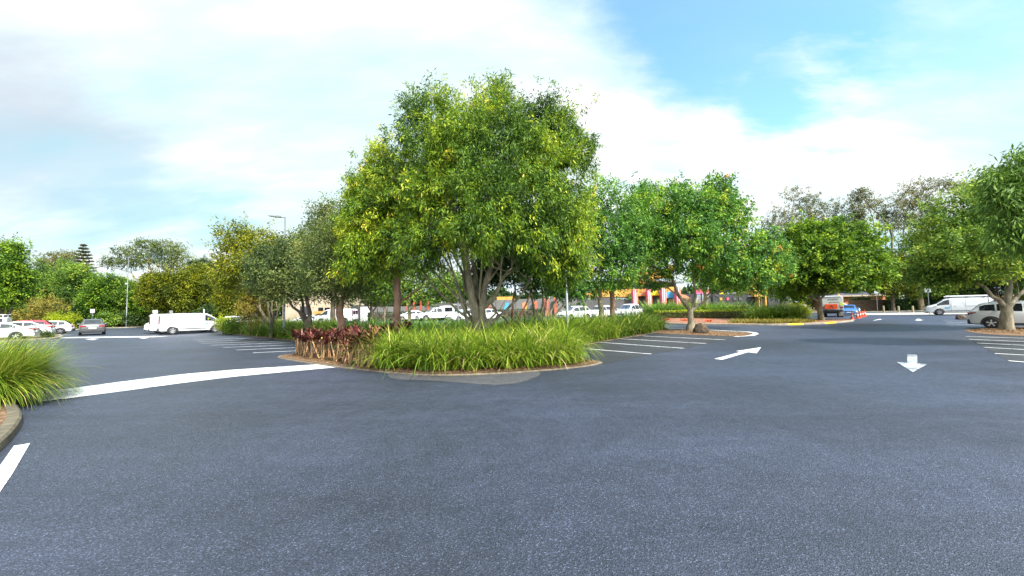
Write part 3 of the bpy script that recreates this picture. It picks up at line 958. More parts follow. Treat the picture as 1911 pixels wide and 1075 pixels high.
for i, (px, Y, lab) in enumerate([(566, 17.0, 'cordyline behind the corner plants half hidden by them'), (590, 16.6, 'yellow-tipped cordyline in the second row left of the pink trunk'),
                                  (612, 16.1, 'cordyline in the second row just left of the pink trunk'), (632, 15.6, 'cordyline in the second row in front of the pink trunk'),
                                  (655, 15.2, 'cordyline in the second row with wide maroon rosette'), (672, 14.8, 'cordyline in the second row with grey-purple leaves'),
                                  (690, 14.3, 'cordyline in the second row beside the strap grass'), (705, 15.2, 'cordyline left of the straight pink trunk'),
                                  (722, 15.6, 'cordyline touching the straight pink trunk'), (742, 15.4, 'cordyline right of the straight pink trunk'), (762, 16.0, 'rightmost cordyline deep in the strap grass')]):
    p = at(px, 600, Y)
    cordyline(lab, p.x, p.y, 1.15 + 0.02 * i, 5, 330 + i, bare=0.66, tmu=0.9 if i == 1 else 0.45 if i % 3 else 0.58)


# ------------------------------------------------------------------ hedges and shrubs
def leafbox(rng, x0, x1, y0, y1, z0, z1, n, L, W, tmu):
    P = np.stack([rng.uniform(x0, x1, n), rng.uniform(y0, y1, n), rng.uniform(z0, z1, n)], 1)
    # push most points to the faces
    f = rng.integers(0, 5, n)
    P[:, 0] = np.where(f == 0, x0, np.where(f == 1, x1, P[:, 0])); P[:, 1] = np.where(f == 2, y0, np.where(f == 3, y1, P[:, 1])); P[:, 2] = np.where(f == 4, z1, P[:, 2])
    P += rng.normal(size=(n, 3)) * 0.05
    D = rnd_unit(rng, n); D[:, 2] = abs(D[:, 2]) * 0.6; D = unit(D)
    up = unit(np.array([0, 0, .6]) + rng.normal(size=(n, 3)) * 0.7); Nn = unit(up - D * np.sum(up * D, 1, keepdims=True))
    V, F = leaf_quads(P, D, Nn, L * (0.6 + 0.7 * rng.random(n)), W * (0.6 + 0.7 * rng.random(n)))
    return V, F, np.repeat(np.clip(tmu + 0.2 * rng.normal(size=n), 0, 1), 4)


def hedge(label, a, b, w, z0, z1, n, style, topstyle=None, seed=0, L=0.14, W=0.08):
    rng = np.random.default_rng(seed)
    a = Vector(a); b = Vector(b); d = b - a
    root = empty('hedge', (a.x, a.y, gz(a.x, a.y)), math.atan2(d.y, d.x), label, 'hedge')
    V, F, T = leafbox(rng, 0, d.length, -w / 2, w / 2, z0, z1, n, L, W, 0.45)
    np_obj('foliage', V, F, LEAF[style], root, T)
    mb = MB(); mb.box(0.08, d.length - 0.08, -w / 2 + 0.1, w / 2 - 0.1, z0, z1 - 0.1)
    mb.build('branches', BARK['dark'], root)
    if topstyle:
        V, F, T = leafbox(rng, 0, d.length, -w / 2, w / 2, z1 - 0.10, z1 + 0.04, n // 3, L, W, 0.5)
        np_obj('new_growth', V, F, LEAF[topstyle], root, T)
    return root


hedge('long clipped hedge with lime green top above red mulch', (17.0, 45.6), (26.2, 41.8), 1.2, 0.15, 0.86, 9000, 'hedge', 'lime', 41, 0.13, 0.08)
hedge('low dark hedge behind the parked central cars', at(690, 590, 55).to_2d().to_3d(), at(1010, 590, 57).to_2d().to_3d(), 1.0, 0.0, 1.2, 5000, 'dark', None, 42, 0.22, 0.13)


def shrub(label, px, py0, py1, wpx, Y, style, n, L, W, seed, name='shrub', droop=0.1, nl=7, gap=1.2, base_z=None, tmu=0.45, cat='shrub', group=None):
    rng = np.random.default_rng(seed)
    lob = auto_lobes(rng, px - wpx / 2, px + wpx / 2, py0, py1, Y, nl)
    p = at(px, py1, Y)
    base = Vector((p.x, Y, gz(p.x, Y)))
    root = empty(name, base, 0, label, cat, group)
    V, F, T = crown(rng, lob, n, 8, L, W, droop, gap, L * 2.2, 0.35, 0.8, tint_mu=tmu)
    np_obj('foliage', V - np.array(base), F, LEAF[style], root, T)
    mb = make_trunk(rng, (0, 0, 0), 0.15, 0.06, [Vector(l[:3]) - base for l in lob[:5]], stems=2, twigs=1)
    mb.build('stems', BARK['dark'], root, smooth=60)
    return root


shrub('rounded yellow-green shrub left of the truck', 1488, 569, 591, 44, 44, 'lime', 700, 0.16, 0.07, 51, tmu=0.3)
shrub('bushy brown-green shrub between the van and the lamp post', 470, 535, 612, 56, 31, 'brush', 900, 0.14, 0.06, 52)
shrub('yellow flowering shrub in front of the van nose', 418, 593, 618, 36, 36.5, 'lime', 420, 0.15, 0.06, 53, tmu=0.35)
shrub('leafy green shrub right of the van nose', 438, 597, 622, 40, 34.5, 'grass', 500, 0.17, 0.05, 54, tmu=0.35)
shrub('long olive shrub mass behind the parked white cars', 20, 553, 622, 210, 60, 'brush', 2600, 0.28, 0.14, 55, nl=12, tmu=0.35)
shrub('yellow-green feathery shrub by the far left kerb', 112, 585, 618, 50, 58, 'lime', 700, 0.22, 0.07, 56, tmu=0.18)
shrub('small clipped shrub in the kerbed bed behind the white cars', 88, 619, 632, 18, 33.5, 'olive', 260, 0.09, 0.05, 57, tmu=0.3)
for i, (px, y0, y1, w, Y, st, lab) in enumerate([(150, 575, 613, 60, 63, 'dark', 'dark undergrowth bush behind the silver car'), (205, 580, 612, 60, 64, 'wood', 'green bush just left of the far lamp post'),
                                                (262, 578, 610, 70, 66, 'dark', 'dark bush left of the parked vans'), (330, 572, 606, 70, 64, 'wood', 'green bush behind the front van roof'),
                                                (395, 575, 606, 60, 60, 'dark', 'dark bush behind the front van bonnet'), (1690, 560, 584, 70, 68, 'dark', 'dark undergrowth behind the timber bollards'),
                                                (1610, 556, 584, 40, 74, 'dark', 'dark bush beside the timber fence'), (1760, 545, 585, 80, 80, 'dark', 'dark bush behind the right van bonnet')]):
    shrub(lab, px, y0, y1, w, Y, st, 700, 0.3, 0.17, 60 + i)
for i, (px, py) in enumerate([(1278, 598), (1244, 597), (1323, 599)]):
    rng = np.random.default_rng(80 + i)
    p = G(px, py + 2, 0.1)
    root = empty('bromeliad_plant', (p.x, p.y, 0.1), 0, ['red spiky plant below the hedge just left of the tree trunk', 'red spiky plant at the left end of the hedge', 'small red spiky plant right of the boulder tree'][i], 'bromeliad')
    n = 60
    V, F, k = blades(rng, rng.normal(size=(n, 3)) * np.array([.15, .15, 0]), rng.uniform(0, 6.28, n), rng.uniform(.2, .9, n), rng.uniform(.3, 1, n), 0.42 * (0.7 + .5 * rng.random(n)), np.full(n, 0.06), 3)
    np_obj('leaves', V, F, LEAF['redplant'], root, np.repeat(rng.random(n), k))

# ------------------------------------------------------------------ trees
D2 = lambda px, Y: Vector((at(px, 590, Y).x, Y, gz(at(px, 590, Y).x, Y)))

# main tree
L1 = [(815, 216, 48, 42, 0), (840, 192, 26, 24, 0.3), (780, 204, 22, 28, 0.8), (915, 208, 52, 46, -0.3), (930, 181, 24, 22, 0), (1005, 224, 50, 46, 0.2), (1050, 231, 28, 30, 0.5), (1062, 274, 40, 46, 0.3), (1085, 291, 24, 36, 0.6),
      (862, 268, 80, 66, -1.6), (962, 268, 78, 66, -1.4), (785, 281, 46, 58, -0.2), (765, 251, 24, 34, 0.6), (1048, 330, 46, 56, -0.3), (800, 352, 58, 56, -1.2), (905, 355, 80, 62, -2.6), (1000, 365, 70, 60, -1.8),
      (1050, 430, 50, 60, -0.6), (1072, 470, 32, 32, -0.3), (985, 438, 66, 48, -2.2), (885, 436, 76, 46, -2.9), (805, 440, 52, 50, -1.6), (790, 480, 44, 40, -1), (1000, 470, 50, 34, -1), (1050, 510, 46, 30, -0.2), (1085, 420, 24, 50, 0.2),
      (860, 300, 90, 80, 2.2), (980, 300, 90, 80, 2.4), (900, 400, 100, 70, 2.6), (1010, 420, 70, 60, 1.9), (800, 410, 60, 60, 1.8)]
def T1extra(mb, rng):
    for tx, ty, tz in ((-2.6, -1.2, 4.6), (-2.2, 1.0, 5.0), (2.6, -.8, 4.6), (2.0, 1.2, 5.0), (-1.5, -1.8, 4.9), (1.2, -1.9, 5.0), (-3.0, .6, 4.3), (3.0, .6, 4.5), (-.4, .3, 8.2), (.8, -.3, 8.0), (-1.8, 0, 7.0), (2.0, .2, 7.0)):
        rr = 0.05 + 0.03 * rng.random()
        s = Vector((0.10 * np.sign(tx) * rng.random(), 0.08 * rng.normal(), 0.5 + 1.2 * rng.random()))
        pts = limb(mb, rng, s, (tx, ty, tz), rr, 0.018, bow=-0.12, n=8)
        for _ in range(5):
            i = int(rng.integers(3, 8))
            limb(mb, rng, pts[i], pts[i] + Vector((rng.normal() * .8 + tx * .12, rng.normal() * .8, .5 + .5 * rng.random())), rr * 0.35, 0.008, seg=5, n=4)
tree('broadleaf_tree', 'tallest multi-stemmed tree with drooping narrow leaves on the island nose', D2(893, 15), px_lobes(15, L1), 'main', 'grey', 14500, 20, 0.162, 0.039,
     1.5, 0.27, stems=1, nlimb=7, droop=0.75, gap=-0.08, twl=0.34, shell=0.42, nsc=0.62, extra=T1extra, shoots=.12, shoot_len=0.95, tint_mu=0.28, bumpy=.36, flare=1.3)
L2 = [(715, 305, 36, 36, 0), (735, 330, 40, 40, 0), (690, 350, 42, 36, 0), (668, 345, 22, 30, .4), (750, 385, 50, 56, -.6), (690, 400, 50, 40, -.5), (665, 425, 28, 28, -.3), (735, 445, 56, 44, -1), (680, 462, 42, 42, -.8), (660, 490, 26, 30, -.6), (720, 492, 40, 26, -.4), (735, 400, 60, 60, 1.6), (690, 440, 50, 50, 1.4)]
def T2extra(mb, rng):
    limb(mb, rng, (0, 0, 2.9), (-1.15, .1, 3.7), .05, .03, bow=-.1); limb(mb, rng, (0, 0, 2.2), (1.0, .3, 2.9), .06, .03, bow=-.5); limb(mb, rng, (1.0, .3, 2.9), (1.15, .35, 3.5), .03, .02)
tree('broadleaf_tree', 'straight pinkish-trunked tree with drooping leaves left of the tallest tree', D2(743, 17), px_lobes(17, L2), 'main', 'pink', 5600, 21, 0.165, 0.039, 3.6, 0.15,
     nlimb=8, droop=0.75, gap=0.0, twl=0.34, shell=0.42, nsc=0.6, bumpy=.3, extra=T2extra, flare=1.15)
L3 = [(625, 430, 40, 34, 0), (600, 470, 42, 38, -.4), (650, 475, 46, 40, -.4), (620, 510, 56, 36, -.8), (585, 520, 36, 32, 0), (665, 520, 36, 32, 0), (640, 545, 50, 22, .3), (620, 480, 60, 60, 1.5)]
tree('broadleaf_tree', 'forked pink-trunked tree with small grey-green leaves behind the cordylines', D2(636, 19), px_lobes(19, L3), 'olive', 'pink', 2400, 12, 0.12, 0.05, 1.5, 0.19,
     nlimb=7, droop=0.3, gap=0.75, twl=0.35, shell=0.4, nsc=0.6, flare=1.1)
L4 = [(548, 478, 40, 28, 0), (505, 488, 34, 30, 0), (578, 468, 40, 34, 0), (545, 500, 56, 40, -.8), (500, 520, 32, 30, -.4), (590, 520, 42, 34, -.5), (545, 540, 54, 26, -.3), (555, 490, 60, 54, 2)]
tree('broadleaf_tree', 'short dark-trunked tree with olive crown left of the forked pink trunk', D2(575, 24), px_lobes(24, L4), 'olive', 'dark', 2500, 11, 0.16, 0.075, 1.4, 0.2,
     nlimb=7, droop=0.3, gap=0.8, twl=0.45, shell=0.4, nsc=0.8)
L4b = [(600, 395, 20, 16, 0), (630, 400, 30, 22, 0), (615, 425, 40, 26, 0), (660, 420, 30, 34, 0), (590, 440, 30, 26, 0), (640, 450, 40, 30, 0)]
tree('broadleaf_tree', 'sparse dark tree rising behind the forked pink trunk', D2(622, 36), px_lobes(36, L4b), 'olive', 'dark', 1300, 10, 0.24, 0.1, 5, 0.2, nlimb=6, droop=0.3, gap=0.55, twl=0.7, shell=0.3, nsc=0.8)
L5 = [(440, 445, 36, 24, 0), (480, 455, 44, 26, 0), (430, 480, 34, 28, 0), (475, 495, 50, 32, -.6), (510, 480, 36, 30, 0), (425, 520, 30, 26, 0), (460, 530, 40, 26, 0)]
def T5extra(mb, rng):
    for tx, ty, tz in ((-2.4, 0, 3.6), (-1.5, .5, 4.2), (.6, 0, 3.8), (1.0, -.3, 3.0), (-.4, .4, 4.4), (-2.7, -.4, 2.9)):
        limb(mb, rng, (.05 * tx, .05 * ty, .5 + .5 * rng.random()), (tx, ty, tz), .07, .02, bow=.1)
tree('broadleaf_tree', 'yellow-green tree with pale bare lower branches beside the tall lamp post', D2(510, 31), px_lobes(31, L5), 'yellow', 'pale', 2100, 11, 0.2, 0.09, 1.1, 0.2,
     nlimb=5, droop=0.35, gap=0.65, twl=0.55, shell=0.4, nsc=0.9, extra=T5extra, tint_mu=0.38)
tree('broadleaf_tree', 'dark bushy tree in front of the cream building', D2(506, 27.5), px_lobes(27.5, [(500, 510, 30, 26), (525, 530, 34, 26), (490, 535, 24, 20), (515, 500, 26, 24)]), 'dark', 'dark', 900, 10, 0.18, 0.09, 1.5, 0.12, nlimb=4, droop=.3, gap=.9, twl=.4)
tree('broadleaf_tree', 'small dark tree before the white fence panel', D2(694, 37), px_lobes(37, [(690, 520, 40, 24), (665, 540, 30, 20), (715, 535, 34, 22), (690, 500, 34, 20)]), 'wood', 'dark', 1200, 10, 0.22, 0.11, 2.0, 0.16, nlimb=5, droop=.3, gap=.9, twl=.5, tint_mu=.3)
tree('broadleaf_tree', 'small vase-shaped tree in front of the grey wall', D2(717, 44), px_lobes(44, [(715, 550, 28, 14), (730, 535, 30, 16), (745, 552, 24, 12)]), 'wood', 'grey', 700, 10, 0.24, 0.12, 1.6, 0.13, nlimb=3, droop=.3, twl=.5)
tree('broadleaf_tree', 'light green tree half hidden behind the straight pink trunk', D2(765, 32), px_lobes(32, [(770, 515, 40, 26), (800, 545, 40, 24), (760, 490, 40, 26), (830, 530, 34, 24)]), 'wood', 'grey', 1200, 10, 0.2, 0.1, 2.0, 0.13, nlimb=4, droop=.3, gap=.6, twl=.5)
tree('broadleaf_tree', 'small reddish-trunked tree forking low right of the tallest tree', D2(955, 21), px_lobes(21, [(900, 530, 34, 22), (945, 505, 48, 32), (1000, 515, 40, 30), (960, 480, 60, 26), (1020, 490, 40, 34), (915, 495, 40, 28), (885, 548, 22, 14)]), 'dark', 'red', 1900, 10, 0.16, 0.08, 0.9, 0.13,
     nlimb=6, droop=.3, gap=.85, twl=.4, flare=1.2, tint_mu=.5)
tree('broadleaf_tree', 'dark clustered-stem tree left of the grey lamp post', D2(1015, 23), px_lobes(23, [(1000, 470, 44, 36), (1040, 460, 44, 40), (1060, 500, 36, 36), (1020, 520, 44, 24), (1070, 540, 30, 20), (990, 430, 40, 34)]), 'broad', 'grey', 1900, 10, 0.17, 0.085, 0.7, 0.2,
     stems=2, nlimb=6, droop=.4, gap=.85, twl=.4, tint_mu=.28, tint_hi=.9)
L8 = [(1130, 362, 32, 32, 0), (1108, 395, 36, 40, 0), (1160, 385, 30, 34, .3), (1130, 430, 50, 46, -.8), (1175, 430, 36, 40, 0), (1110, 470, 40, 40, -.5), (1160, 490, 46, 38, -.6), (1115, 520, 36, 26, 0), (1130, 450, 60, 60, 1.8), (1100, 540, 26, 18, 0), (1155, 530, 34, 18, .2)]
tree('broadleaf_tree', 'leaning pale-trunked tree of the close pair right of the grey lamp post', D2(1124, 24), px_lobes(24, L8), 'broad', 'grey', 2700, 11, 0.17, 0.085, 2.4, 0.17, nlimb=7, droop=.45, gap=.15, twl=.38, nsc=.55, flare=1.1, tint_hi=.91, tint_mu=.36)
tree('broadleaf_tree', 'brown-trunked tree of the close pair right of the grey lamp post', D2(1144, 25.5), px_lobes(25.5, [(1190, 395, 30, 36), (1200, 440, 34, 44), (1185, 485, 34, 36), (1195, 365, 20, 22), (1180, 520, 24, 14)]), 'broad', 'pink', 1400, 11, 0.17, 0.085, 3.0, 0.16, nlimb=5, droop=.45, gap=.7, twl=.42, nsc=.7, flare=1.1,
     warm=lambda P, rng: (P[:, 0] > 7.6) & (P[:, 2] < 4.6) & (rng.random(len(P)) < 0.3))
L10 = [(1342, 350, 26, 24, 0), (1335, 385, 42, 36, 0), (1250, 372, 42, 32, 0), (1215, 360, 18, 20, 0), (1295, 400, 66, 46, -1.2), (1370, 400, 30, 36, 0), (1222, 430, 40, 44, 0), (1280, 450, 70, 44, -2), (1330, 475, 56, 40, -1.6),
       (1390, 455, 44, 32, 0), (1432, 470, 36, 42, 0), (1400, 505, 54, 36, -.8), (1445, 505, 26, 30, 0), (1240, 488, 46, 32, -.8), (1340, 508, 50, 22, -.6), (1395, 528, 44, 16, 0), (1280, 420, 80, 60, 2.4), (1360, 490, 70, 40, 2.2), (1225, 525, 24, 18, 0)]
t10b = G(1290, 616, 0.05)
wx = at(1380, 500, 26).x
tree('broadleaf_tree', 'spreading tree with orange leaf patches above the boulder', Vector((t10b.x, t10b.y, .04)), px_lobes(t10b.y, L10), 'broad', 'grey', 8200, 11, 0.2, 0.095, 1.5, 0.185, nlimb=9, droop=.5, gap=.15, twl=.38, nsc=.55, shoots=.12, flare=2.1, tint_mu=.45,
     warm=lambda P, rng: ((P[:, 0] > wx) & (P[:, 2] < 6.3) & (fieldnoise(P, 0.8, 3) > .55) & (rng.random(len(P)) < 0.22)) | (rng.random(len(P)) < .004))
tree('broadleaf_tree', 'slim pale-trunked tree behind the clipped hedge', D2(1317, 46.5), px_lobes(46.5, [(1310, 520, 34, 20), (1345, 525, 34, 20), (1325, 500, 40, 20)]), 'broad', 'pale', 900, 10, 0.24, 0.12, 2.6, 0.2, nlimb=4, droop=.4, twl=.5, tint_hi=.9)
L12 = [(1500, 440, 44, 26, 0), (1550, 432, 50, 24, 0), (1600, 450, 44, 30, 0), (1485, 480, 36, 32, 0), (1540, 475, 60, 36, -2), (1610, 490, 46, 32, -1), (1640, 505, 26, 26, 0), (1500, 512, 44, 26, -1.5), (1560, 510, 60, 28, -2.2), (1616, 508, 40, 20, -.5), (1480, 530, 30, 18, 0), (1525, 528, 34, 16, -1), (1600, 526, 40, 14, -1), (1550, 480, 80, 50, 2.6), (1470, 548, 26, 10, 0)]
t12b = G(1532, 597.5, .1)
tree('broadleaf_tree', 'bright green rounded tree in front of the truck', Vector((t12b.x, t12b.y, .08)), px_lobes(t12b.y, L12), 'bright', 'grey', 6400, 11, 0.28, 0.15, 2.2, 0.22, nlimb=9, droop=.35, gap=.12, twl=.42, nsc=.65, flare=1.3, tint_mu=.46)
tree('broadleaf_tree', 'small forked tree between the yellow building end and the lime shrub', D2(1460, 52), px_lobes(52, [(1450, 540, 26, 16), (1480, 530, 30, 18), (1465, 515, 40, 20)]), 'wood', 'grey', 900, 10, 0.3, 0.15, 2.0, 0.2, nlimb=3, droop=.3, twl=.7)
L14 = [(1740, 440, 40, 36, 1), (1790, 400, 50, 40, 0), (1850, 375, 56, 36, 0), (1760, 490, 50, 36, 0), (1820, 460, 60, 44, -1.5), (1880, 430, 56, 50, -1), (1930, 390, 60, 50, 0), (1795, 508, 46, 24, 0), (1850, 496, 50, 28, -1), (1930, 472, 60, 40, -1), (1728, 512, 34, 20, .5), (1990, 430, 70, 60, 0), (1900, 340, 40, 26, .5), (2000, 490, 60, 40, 0), (1850, 440, 80, 60, 2.4)]
t14b = G(1878, 615, .03)
tree('broadleaf_tree', 'spreading tree with thick forked pale trunk at the right edge', Vector((t14b.x, t14b.y, .02)), px_lobes(t14b.y, L14), 'wood', 'grey', 9000, 11, 0.16, 0.08, 1.5, 0.235, nlimb=9, droop=.35, gap=.15, twl=.38, nsc=.6, flare=1.4, tint_mu=.58)
L15 = [(1905, 335, 34, 46, 0), (1880, 380, 30, 40, 0), (1900, 430, 34, 34, 0), (1950, 340, 60, 60, 0), (1960, 430, 60, 50, 0), (2040, 380, 90, 90, 0), (1870, 350, 14, 24, 0), (1885, 330, 22, 30, 0)]
tree('broadleaf_tree', 'dark weeping tree cut off by the top right frame edge', Vector((22.5, 13.5, 0)), px_lobes(13.5, L15), 'droop', 'dark', 1900, 13, 0.24, 0.05, 3.0, 0.24, nlimb=6, droop=1.1, gap=.5, twl=.5, nsc=.6, shoots=.0, bumpy=.09)
tree('broadleaf_tree', 'dark green tree with pale trunk behind the right sign post', D2(1720, 66), px_lobes(66, [(1715, 470, 44, 30), (1690, 510, 30, 26), (1735, 510, 44, 30), (1720, 535, 50, 16), (1750, 480, 36, 30), (1770, 520, 40, 30)]), 'wood', 'pale', 1800, 10, 0.42, 0.22, 4.0, 0.35, nlimb=6, droop=.3, twl=.9, nsc=1.5, tint_mu=.3)
tree('broadleaf_tree', 'yellow-green tree over the timber fence', D2(1668, 66), px_lobes(66, [(1665, 500, 30, 22), (1650, 530, 26, 20), (1680, 535, 30, 18)]), 'yellow', 'dark', 800, 10, 0.36, 0.18, 4, 0.22, nlimb=3, droop=.3, twl=.8, tint_mu=.25)

# gums beyond the right side
def gum(label, px, Y, lst, bark='grey', leanto=None, ntw=900, r0=.4, style='gum', gap=.5):
    def ex(mb, rng):
        if leanto:
            b = D2(px, Y)
            pts = [at(x, y, Y) - b for x, y in leanto]
            mb.tube(pts, [r0 * .75 * (1 - .75 * i / (len(pts) - 1)) for i in range(len(pts))], 7)
    return tree('gum_tree', label, D2(px, Y), px_lobes(Y, lst), style, bark, int(ntw * 1.0), 9, 0.44, 0.16, 9, r0, nlimb=min(9, len(lst)), droop=.7, gap=gap - .1, twl=.7, shell=.2, nsc=1.2, twigs=3, shoots=.04, shoot_len=1.2, extra=ex)
gum('tall open gum tree left of the dense brown gum', 1470, 92, [(1478, 362, 22, 14), (1500, 380, 24, 18), (1515, 372, 16, 14), (1455, 395, 18, 16), (1440, 415, 16, 16), (1485, 410, 34, 20), (1465, 430, 30, 18), (1515, 410, 20, 20)])
gum('dense brown gum tree behind the bright rounded tree', 1548, 92, [(1545, 385, 34, 16), (1520, 405, 26, 20), (1570, 400, 34, 18), (1545, 420, 44, 20), (1590, 420, 20, 16), (1530, 440, 34, 16), (1575, 440, 24, 14)], gap=.8)
gum('leaning gum tree with bare limb and small tufts', 1666, 88, [(1607, 362, 18, 11), (1598, 378, 12, 10), (1632, 381, 17, 10), (1602, 398, 14, 16), (1648, 402, 12, 7), (1600, 412, 12, 14)], r0=.35, ntw=560, gap=.9, leanto=[(1667, 575), (1666, 500), (1664, 440), (1658, 420), (1645, 404), (1628, 390), (1615, 375), (1607, 366)])
gum('tall gum tree behind the right edge tree', 1700, 86, [(1715, 348, 34, 14), (1765, 345, 30, 14), (1695, 372, 24, 18), (1670, 385, 22, 18), (1665, 415, 20, 24), (1720, 375, 36, 16), (1790, 350, 24, 14), (1690, 410, 26, 20), (1735, 400, 34, 20)], gap=.7, ntw=1300)
gum('gum tree with thin top behind the weeping tree', 1830, 80, [(1845, 325, 18, 8), (1860, 335, 24, 10), (1830, 345, 24, 14), (1870, 350, 30, 20)], ntw=500, gap=.8)
# left background
gum('broad flat-topped gum tree behind the far left woods', 285, 96, [(270, 456, 40, 10), (310, 462, 36, 14), (235, 470, 24, 12), (335, 478, 22, 16), (285, 480, 50, 16), (215, 488, 24, 12), (250, 490, 30, 12), (320, 498, 26, 14), (200, 492, 12, 8)], 'pale', ntw=1700, style='olive', gap=.6)
gum('grey gum tree just left of the conical pine', 110, 98, [(100, 482, 28, 12), (125, 478, 20, 10), (85, 492, 18, 12), (120, 498, 36, 14)], ntw=800, style='gum', gap=.8)
gum('thin gum tree at the far left edge', 18, 70, [(8, 468, 16, 20), (28, 490, 14, 16), (20, 505, 20, 14)], ntw=500, style='olive', gap=.7)
# conical pine with tiered branches
def pine(label, px, Y, ytop, ybot, seed):
    rng = np.random.default_rng(seed)
    b = D2(px, Y); top = at(px, ytop, Y).z; low = at(px, ybot, Y).z
    root = empty('pine_tree', b, 0, label, 'tree')
    mb = MB(); mb.tube([(0, 0, 0), (0, 0, top * .6), (0, 0, top)], [.3, .18, .03], 8)
    mb.build('trunk', BARK['dark'], root)
    P = []; D = []
    for i in range(15):
        t = i / 14
        z = low + (top - low) * t; r = (2.9 * (1 - t) ** .8 + .3) * (0.8 + .4 * rng.random())
        for k in range(9):
            a = k * 2 * PI / 9 + i * .4
            for s in np.linspace(.12, 1, 16):
                for _ in range(5):
                    P.append((r * s * math.cos(a) + rng.normal() * .1, r * s * math.sin(a) + rng.normal() * .1, z + .45 * s * s * r * .4 + rng.normal() * .08))
                    D.append((math.cos(a) * .5 + rng.normal() * .5, math.sin(a) * .5 + rng.normal() * .5, .35))
    P = np.array(P); D = unit(np.array(D)); n = len(P)
    Nn = unit(np.cross(D, rnd_unit(rng, n)))
    V, F = leaf_quads(P, D, Nn, np.full(n, .4), np.full(n, .13))
    np_obj('crown', V, F, LEAF['gum'], root, np.repeat(rng.random(n) * .45, 4))
pine('conical tiered pine poking above the far left woods', 151, 92, 459, 545, 9)

WOODS = [
 # px, ytop, ybot, w, Y, style, bark, label
 (12, 455, 590, 70, 42, 'bright', 'dark', 'bright yellow-green tree cut by the left frame edge'),
 (60, 505, 585, 80, 70, 'wood', 'dark', 'leafy green tree behind the olive shrubs at far left'),
 (104, 484, 590, 84, 72, 'wood', 'dark', 'mid green tree in front of the grey gum'),
 (150, 490, 592, 78, 70, 'wood', 'dark', 'round green tree below the conical pine'),
 (188, 515, 595, 64, 64, 'bright', 'grey', 'glossy green tree just left of the far lamp post'),
 (226, 512, 592, 60, 66, 'wood', 'dark', 'green tree directly behind the far lamp post'),
 (262, 525, 598, 60, 66, 'bright', 'dark', 'dense dark-leaved tree right of the far lamp post'),
 (292, 508, 580, 66, 60, 'yellow', 'grey', 'yellow-green tree above the rear van'),
 (335, 505, 582, 70, 60, 'yellow', 'pale', 'yellow-green tree with several stems above the front van roof'),
 (375, 500, 585, 60, 62, 'yellow', 'grey', 'yellow-green tree above the front van cab'),
 (405, 510, 590, 60, 66, 'wood', 'dark', 'green tree right of the yellow-green row'),
 (372, 480, 540, 60, 84, 'olive', 'grey', 'thin grey-green tree peeping over the yellow-green row'),
 (430, 520, 595, 50, 56, 'yellow', 'grey', 'olive-yellow tree behind the brown-green shrub'),
 (-40, 500, 600, 90, 66, 'wood', 'dark', 'tree mostly outside the left frame edge'),
]
for px, y0, y1, w, Y, st, bk, lab in WOODS:
    rng = np.random.default_rng(int(px) + 500)
    lob = auto_lobes(rng, px - w / 2, px + w / 2, y0, y1, Y, 10)
    tree('broadleaf_tree', lab, D2(px, Y), lob, st, bk, 3600, 9, 0.27, 0.15, 2.2, 0.2, nlimb=5, droop=.35, gap=.25, twl=.6, nsc=.9, shell=.3, twigs=1, tint_mu=.4 if st != 'yellow' else .36, group='trees along the far left verge')
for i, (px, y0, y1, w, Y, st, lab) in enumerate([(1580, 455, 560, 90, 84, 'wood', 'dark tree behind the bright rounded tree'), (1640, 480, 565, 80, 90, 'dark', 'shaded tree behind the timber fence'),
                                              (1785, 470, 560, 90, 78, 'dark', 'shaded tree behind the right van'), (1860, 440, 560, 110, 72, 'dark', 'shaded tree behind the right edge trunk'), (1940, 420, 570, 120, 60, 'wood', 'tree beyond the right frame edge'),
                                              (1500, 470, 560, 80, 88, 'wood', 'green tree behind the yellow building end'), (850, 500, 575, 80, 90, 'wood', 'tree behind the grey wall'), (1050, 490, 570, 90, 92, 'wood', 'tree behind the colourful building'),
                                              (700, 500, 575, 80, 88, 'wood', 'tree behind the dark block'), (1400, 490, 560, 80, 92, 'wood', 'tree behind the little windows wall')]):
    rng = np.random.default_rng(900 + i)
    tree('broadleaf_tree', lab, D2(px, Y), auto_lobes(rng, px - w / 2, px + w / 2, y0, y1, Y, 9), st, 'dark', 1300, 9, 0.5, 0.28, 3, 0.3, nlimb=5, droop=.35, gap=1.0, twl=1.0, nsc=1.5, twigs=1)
# far woods so that no bare horizon shows
def far_woods(label, x0, x1, Y, h, seed, style='dark'):
    rng = np.random.default_rng(seed)
    n = 16000
    x = rng.uniform(x0, x1, n)
    top = h * (0.75 + 0.2 * np.sin(x * .21 + seed) + .15 * np.sin(x * .57 + 2 * seed))
    P = np.stack([x, Y + rng.uniform(-4, 4, n), top * rng.random(n) ** .8], 1)
    D = rnd_unit(rng, n); Nn = unit(np.cross(D, rnd_unit(rng, n)))
    V, F = leaf_quads(P, D, Nn, np.full(n, 1.5), np.full(n, .9))
    tag(np_obj('far_woods', V, F, LEAF[style], None, np.repeat(rng.random(n), 4)), label, None, None, 'stuff')
far_woods('dark wood beyond the far left trees', -260, -40, 112, 12, 1)
far_woods('dark wood beyond the buildings', -60, 70, 112, 7, 2)
far_woods('dark wood beyond the right footpath', 60, 260, 104, 13, 3)


# ------------------------------------------------------------------ vehicles
def mpaint(name, col, rough=0.28, metal=0.0):
    return mplain(name, col, rough, metal, var=0.04, scale=1.5, coat=0.6)


